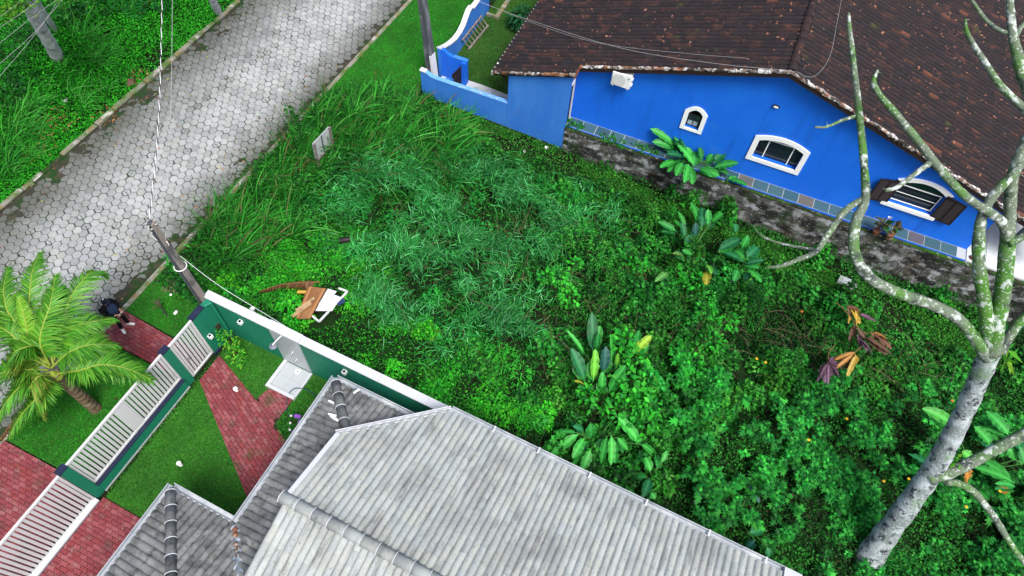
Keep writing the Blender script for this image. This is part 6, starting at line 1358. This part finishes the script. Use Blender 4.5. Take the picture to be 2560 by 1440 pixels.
wilted('wilted branch with dark purple leaves lowest on the weeds', [(820, 580), (765, 650), (755, 740)], [(755, 740, 670, 830, 40, 'p'), (755, 745, 690, 880, 40, 'p'), (757, 750, 720, 915, 44, 'm'), (760, 750, 770, 890, 44, 'p'), (765, 740, 855, 860, 44, 'p'), (765, 735, 860, 750, 44, 'm'), (760, 740, 830, 800, 40, 'p')], WC)
# logs
def log(label, p0, p1, r_, m): tag(build('log', MB().tube([p0, (np.array(p0) + np.array(p1)) / 2 + np.array([0, 0, .02]), p1], [r_, r_ * 1.08, r_ * .95], 10), m, loc=(np.array(p0) + np.array(p1)) / 2 - np.array([0, 0, r_])), label, 'log')
log('grey mossy log lying near the block wall', atg(2095, 697, .12), atg(2140, 720, .12), .17, m_trunk); log('short dark log half hidden in the bright vine', atg(850, 602, .35), atg(876, 598, .35), .10, m_wood)
# flowers
def flower(label, p, c, r_=.042, group=None):
    t_ = thing('flower', label, 'flower', p, group); mb = MB()
    for k in range(7):
        a = k * .897; d = np.array([math.cos(a), math.sin(a), .12]); s = np.array([-math.sin(a), math.cos(a), 0]); mb.add([p, p + d * r_ * .6 + s * r_ * .28, p + d * r_ * 1.15, p + d * r_ * .6 - s * r_ * .28], [(0, 1, 2, 3)])
    build('petal', mb, c, t_); build('disc', MB().lathe([(.012, 0), (.014, .012), (.004, .02)], p, 6), m_dead, t_); build('stem', MB().tube([p - np.array([0, 0, .22]), p - np.array([0, 0, .004])], .005, 4), m_stalk, t_)
m_yf = mat('yellow_petal', (.75, .50, .02), .6); m_of = mat('orange_petal', (.75, .16, .02), .6); m_pf = mat('violet_petal', (.25, .08, .50), .6)
for (px, py, lb) in ((2022, 1100, 'yellow daisy alone in the lobed weeds far below the purple wilted branch'), (2210, 1203, 'left one of the two yellow daisies beside the leaning bare trunk'), (2272, 1197, 'right one of the two yellow daisies beside the leaning bare trunk'),
                     (2416, 1267, 'yellow daisy under the drooping branch right of the bare trunk'), (2117, 1047, 'yellow daisy just below the orange wilted branch'), (2500, 1228, 'yellow daisy nearest the right edge beside withered banana leaves'),
                     (1914, 906, 'right one of the two yellow daisies left of the wilted branches'), (1892, 897, 'left one of the two yellow daisies left of the wilted branches')): flower(lb, at(px, py, 1.05), m_yf, .045, 'yellow daisies in the weeds')
flower('orange flower beside the wilted yellow branch', at(2005, 779, .9), m_of); flower('orange flower left of the bare tree fork', at(2381, 1002, 1.0), m_of)
fb = shrub('flower_bed', 'dark flower bed with violet blooms beside the veranda gutter', 'plant', [(735, 1050, .25, .3, 120), (745, 1075, .25, .3, 120), (720, 1075, .2, .26, 100)], OVATE, (.05, .10), MW, zg=0)
for (px, py) in ((747, 1042), (735, 1080), (750, 1055), (740, 1040)):
    p = at(px, py, .55); mb = MB()
    for k in range(6):
        a = k * 1.047; d = np.array([math.cos(a), math.sin(a), .1]); s = np.array([-math.sin(a), math.cos(a), 0]); mb.add([p, p + d * .04 + s * .025, p + d * .075, p + d * .04 - s * .025], [(0, 1, 2, 3)])
    build('bloom', mb, m_pf, fb)
for (px, py) in ((728, 1040), (726, 1058), (725, 1075)):
    p = at(px, py, .5); build('white_bloom', MB().lathe([(.012, 0), (.04, .02), (.025, .06), (.008, .10)], p, 7), m_bwhite, fb)
# plant on the slate apron below the shuttered window
pz = thing('potted_plant', 'dark leaved potted plant with pale blooms under the shuttered window', 'plant', H(12.0, .35, ZS))
for (px, py, n) in ((2205, 560, 16), (2240, 570, 18)):
    p = at(px, py, 1.75); q = np.array([p[0], p[1], ZS + .01]); build('pot', MB().lathe([(.09, 0), (.12, .12), (.13, .2), (.11, .2)], q, 12), m_tiledark if False else m_verge2, pz)
    L = Leaves(); a = rng.random(n) * 6.283; L.add(OVATE, np.tile(p, (n, 1)) + rng.normal(0, .05, (n, 3)), a, rng.normal(.1, .5, n), rng.normal(0, .3, n), rng.uniform(.22, .36, n), pick(n, [(.05, .06, .04), (.09, .07, .05), (.03, .09, .03), (.12, .12, .05)], .25)); L.build('foliage', m_leaf, pz)
    build('stem', MB().tube([q + np.array([0, 0, .15]), p], .018, 6), m_dead, pz)
p = at(2222, 548, 1.9); L = Leaves(); n = 14; L.add(OVATE, np.tile(p, (n, 1)) + rng.normal(0, .06, (n, 3)), rng.random(n) * 6.28, rng.normal(.3, .4, n), rng.normal(0, .4, n), rng.uniform(.06, .11, n), pick(n, [(.6, .6, .62), (.25, .25, .5)], .1)); L.build('bloom', m_leaf, pz)
tag(build('stone', MB().lathe([(.06, -.02), (.11, .03), (.09, .09), (.03, .12)], H(14.75, .3, ZS), 8), m_verge2, loc=H(14.75, .3, ZS), smooth=True), 'small brown stone on the patio corner by the block wall', 'stone')
# small things near the street
stk = thing('stake', 'thin dark stake leaning in the grass strip by the brick path', 'stake', at(419, 792, .02))
build('rod', MB().bar(at(419, 792, 0), at(399, 764, .35), .04), m_iron, stk)
L = Leaves(); p = at(398, 762, .4); n = 10; L.add(NARROW, np.tile(p, (n, 1)), rng.random(n) * 6.28, rng.normal(.2, .3, n), rng.normal(0, .3, n), rng.uniform(.15, .3, n), pick(n, [(.05, .16, .05), (.09, .07, .04)], .2)); L.build('foliage', m_leaf, stk)
def scrap(name, label, cat, p, m, s=.07, k=6):
    mb = MB(); ang = [i * 6.283 / k for i in range(k)]; r1 = [s * random.uniform(.5, 1.2) for _ in ang]
    mb.add([p + np.array([math.cos(a) * r_, math.sin(a) * r_, 0]) for a, r_ in zip(ang, r1)] + [p + np.array([math.cos(a) * r_ * .7, math.sin(a) * r_ * .7, s * random.uniform(.25, .6)]) for a, r_ in zip(ang, r1)], [tuple(range(k - 1, -1, -1)), tuple(range(k, 2 * k))] + [(i, (i + 1) % k, k + (i + 1) % k, k + i) for i in range(k)])
    tag(build(name, mb, m, loc=p), label, cat)
scrap('litter', 'crumpled white litter on the grass near the navy capped pier', 'litter', at(439, 781, .04), m_bwhite, .08); scrap('litter', 'small white litter beside the near utility pole', 'litter', at(427, 737, .04), m_bwhite, .05)
scrap('litter', 'white plastic scrap on the mown weeds by the blue wall corner', 'litter', atg(1365, 368, .05), m_bwhite, .11); scrap('litter', 'white crumbs on the mown weeds below the blue wall', 'litter', atg(1311, 378, .05), m_bwhite, .06)
scrap('stone', 'pale stone in the grass on the bank across the road', 'stone', atg(164, 251, .1), m_white, .12); scrap('stone', 'round brown stone at the edge of the bank ground cover', 'stone', atg(326, 206, .06), mat('brown_stone', (.12, .07, .05), .9), .22, 9)
scrap('stone', 'broken concrete lump on the left kerb line', 'stone', at(80, 460, .03), m_kerb, .15)
vp = thing('vent_pipe', 'white capped vent pipe behind the green wall', 'pipe', at(630, 790, 0)); p = at(631, 772, .55)
build('pipe', MB().tube([p - np.array([0, 0, .6]), p], .03, 8), m_bwhite, vp); build('cap', MB().lathe([(.02, -.02), (.08, .0), (.07, .04), (.02, .06)], p, 10), m_bwhite, vp)
L = Leaves()
def litter(poly, dens, pal, zf, s=(.06, .13)):
    q = sample(poly, dens); n = len(q); L.add(OVATE, np.column_stack([q, np.zeros(n) + zf(q[:, 0], q[:, 1])]), rng.random(n) * 6.283, rng.normal(.05, .2, n), rng.normal(0, .3, n), rng.uniform(*s, n), pick(n, pal, .25))
BRL = [(.24, .12, .05), (.35, .20, .07), (.16, .08, .04), (.40, .34, .08)]
litter([(-21.9, 0), (-20.6, 0), (-20.6, 26), (-21.9, 26)], 3.2, BRL, lambda x, y: .04); litter([(-17.2, 3.5), (-15.6, 3.5), (-15.6, 20), (-17.2, 20)], 3.5, BRL, lambda x, y: .04)
litter([(-20.6, 0), (-17, 0), (-17, 26), (-20.6, 26)], .5, BRL, lambda x, y: .03); litter([(-15.3, 15), (-12.4, 15), (-12.4, 25), (-15.3, 25)], 1.2, BRL[:3], lambda x, y: g(x, y) + .06, (.06, .10))
for (px, py, r_) in ((100, 378, .55), (130, 300, .5), (120, 330, .4), (345, 195, .4), (270, 290, .5), (160, 310, .5)):
    c = atg(px, py); litter([(c[0] + r_ * math.cos(a), c[1] + r_ * 1.3 * math.sin(a)) for a in np.linspace(0, 6, 9)], 70, BRL[:3], lambda x, y: g(x, y) + .08 + .25 * np.clip((-22 - x) / 3, 0, 1))
litter([(-15.3, .3), (-12.2, .3), (-12.2, 3.9), (-15.3, 3.9)], .6, BRL, lambda x, y: .07)
tag(L.build('fallen_leaves', m_leaf), 'dry fallen leaves scattered along the road edges', 'leaves', kind='stuff')

# ------------------------------------------------------------------ person with a phone
PP = at(316, 819, .03); PP[2] = .05
fx = np.array([.95, .05, 0]); fx /= np.linalg.norm(fx); lx = np.array([-fx[1], fx[0], 0])
Q = lambda f, l, z: PP + fx * f + lx * l + np.array([0, 0, z])
def skin(name, chains, m, parent, sub=2):
    """chains: lists of (point, radius); consecutive points are joined, equal points merge"""
    verts = []; edges = []; rad = []
    def vid(p, r_):
        for i, v in enumerate(verts):
            if np.linalg.norm(v - p) < 1e-4: return i
        verts.append(np.array(p)); rad.append(r_); return len(verts) - 1
    for ch in chains:
        ids = [vid(p, r_) for p, r_ in ch]; edges += list(zip(ids[:-1], ids[1:]))
    L0 = org[parent]; me = bpy.data.meshes.new(name); me.from_pydata([(v - L0).tolist() for v in verts], edges, [])
    o = bpy.data.objects.new(name, me); col.objects.link(o); sk = o.modifiers.new('skin', 'SKIN'); sk.use_smooth_shade = True
    for i, d in enumerate(me.skin_vertices[0].data):
        d.radius = rad[i] if hasattr(rad[i], '__len__') else (rad[i], rad[i]); d.use_root = (i == 0)
    sb = o.modifiers.new('sub', 'SUBSURF'); sb.levels = sub; sb.render_levels = sub
    bpy.context.view_layer.update(); dg = bpy.context.evaluated_depsgraph_get(); nm = bpy.data.meshes.new_from_object(o.evaluated_get(dg))
    bpy.data.objects.remove(o); bpy.data.meshes.remove(me)
    nm.name = name; o = bpy.data.objects.new(name, nm); col.objects.link(o); o.parent = parent; nm.materials.clear(); org[o] = L0; finish(o, m, True); return o
m_skin = mat('skin', (.42, .22, .15), .6, .3); m_jacket = mat('black_jacket', (.008, .009, .014), .85, .15, bump=.3, bscale=20); m_vest = mat('slate_blue_vest', (.035, .060, .13), .85, .15, bump=.3, bscale=30)
m_trouser = mat('black_trousers', (.007, .007, .011), .85, .15, bump=.3, bscale=20); m_shoe = mat('white_trainers', (.70, .72, .72), .6, .3); m_cap = mat('navy_cap', (.012, .018, .035), .8, .2)
per = thing('person', 'person in dark jacket, blue vest and cap looking at a phone', 'person', PP)
hip, chest, neck = Q(0, 0, .92), Q(-.02, 0, 1.28), Q(.0, 0, 1.45)
fl_, fr_ = Q(.02, .13, .06), Q(-.02, -.12, .06); kl, kr = Q(.05, .12, .50), Q(.03, -.10, .50)
sl_, sr_ = Q(-.02, .19, 1.40), Q(-.02, -.19, 1.40); el, er = Q(.04, .26, 1.12), Q(.04, -.26, 1.12); hl_, hr_ = Q(.30, .08, 1.13), Q(.30, -.06, 1.10)
head = Q(.06, 0, 1.60)
body = [[(hip, .09), (Q(-.01, 0, 1.1), .085), (chest, .10), (neck, .05), (Q(.03, 0, 1.52), .055), (head, .085), (Q(.06, 0, 1.66), .075)],
        [(chest, .10), (sl_, .045), (el, .034), (hl_, .026)], [(chest, .10), (sr_, .045), (er, .034), (hr_, .026)],
        [(hip, .09), (Q(0, .09, .84), .065), (kl, .045), (Q(.02, .13, .14), .032), (fl_, .030)], [(hip, .09), (Q(0, -.09, .84), .065), (kr, .045), (Q(-.02, -.12, .14), .032), (fr_, .030)]]
for hnd, sgn in ((hl_, 1), (hr_, -1)):
    pal_ = hnd + fx * .05; body.append([(hnd, .026), (pal_, .024)])
    for k in range(4):
        o_ = lx * ((k - 1.5) * .018); tip = fx * (.045 + .01 * math.sin(k * 1.2)) - lx * sgn * .02; body.append([(pal_, .024), (pal_ + o_ + fx * .03, .009), (pal_ + o_ + tip, .008), (pal_ + o_ + tip - lx * sgn * .02 + np.array([0, 0, .012]), .007)])
    body.append([(pal_, .024), (pal_ - lx * sgn * .028 + np.array([0, 0, .015]), .010), (pal_ - lx * sgn * .05 + fx * .012 + np.array([0, 0, .022]), .009)])
skin('body', body, m_skin, per)
skin('jacket', [[(Q(0, 0, .88), (.15, .12)), (Q(-.01, 0, 1.08), (.15, .115)), (chest, (.17, .12)), (Q(0, 0, 1.43), (.085, .08))], [(chest, (.17, .12)), (sl_, .085), (el, .066), (Q(.24, .11, 1.13), .048)], [(chest, (.17, .12)), (sr_, .085), (er, .066), (Q(.24, -.09, 1.10), .048)]], m_jacket, per)
vst = MB()
vp_ = [(-.125, .98), (.125, .98), (.145, 1.20), (.13, 1.36), (.06, 1.42), (-.06, 1.42), (-.13, 1.36), (-.145, 1.20)]
vst.prism(vp_, .0, .02, lambda a, b, d: Q(.125 + d - .35 * max(0, b - 1.28) ** 1 * .9, a, b))
build('vest', vst, m_vest, per, smooth=False)
build('zip', MB().prism([(-.012, .98), (.012, .98), (.012, 1.40), (-.012, 1.40)], .0205, .026, lambda a, b, d: Q(.125 + d - .35 * max(0, b - 1.28) * .9, a, b)), m_jacket, per)
skin('vest_hem', [[(Q(0, 0, .86), (.155, .125)), (Q(0, 0, .98), (.155, .125))]], m_vest, per)
skin('trousers', [[(hip, (.13, .11)), (Q(0, .09, .82), .085), (kl, .068), (Q(.025, .13, .12), .058)], [(hip, (.13, .11)), (Q(0, -.09, .82), .085), (kr, .068), (Q(-.015, -.12, .12), .058)]], m_trouser, per)
for (c, a) in ((fl_, .35), (fr_, -.45)):
    d = fx * math.cos(a) + lx * math.sin(a); b0 = np.array([c[0], c[1], PP[2]])
    skin('shoe', [[(b0 - d * .07 + np.array([0, 0, .05]), (.045, .05)), (b0 + d * .03 + np.array([0, 0, .045]), (.05, .045)), (b0 + d * .13 + np.array([0, 0, .035]), (.052, .034)), (b0 + d * .20 + np.array([0, 0, .03]), (.035, .026))]], m_shoe, per)
skin('cap', [[(Q(.05, 0, 1.655), (.098, .098)), (Q(.055, 0, 1.715), (.075, .075))]], m_cap, per)
build('cap_peak', MB().prism([(.10, -.085), (.19, -.065), (.225, 0), (.19, .065), (.10, .085)], 1.645, 1.66, lambda a, b, d: Q(a + .02, b, d - .2 * (a - .1))), m_cap, per)
build('cap_badge', MB().lathe([(.022, 0), (.02, .01), (.005, .013)], Q(.085, .0, 1.775), 8), m_bwhite, per)
build('nose', MB().lathe([(.014, -.02), (.016, .0), (.006, .02)], Q(.145, 0, 1.60), 6), m_skin, per, smooth=True)
build('hair', MB().lathe([(.092, -.04), (.094, .03)], Q(.045, 0, 1.62), 12), m_jacket, per)
for s in (-1, 1):
    build('eye', MB().lathe([(.004, -.008), (.012, 0), (.004, .008)], Q(.138, s * .033, 1.625), 6), m_iron, per); build('ear', MB().lathe([(.006, -.03), (.014, 0), (.006, .03)], Q(.05, s * .092, 1.60), 6), m_skin, per)
ph = thing('phone', 'pale phone held in both hands by the person', 'phone', Q(.36, .01, 1.13))
pf = lambda a, b, d: Q(.36 + d * .6 + b * .5, a + .01, 1.14 - d * .5 + b * .6)
build('case', MB().box(-.075, .075, -.036, .036, 0, .010, pf), m_bwhite, ph); build('screen', MB().box(-.068, .068, -.031, .031, -.003, -.0005, pf), m_glasslight, ph)
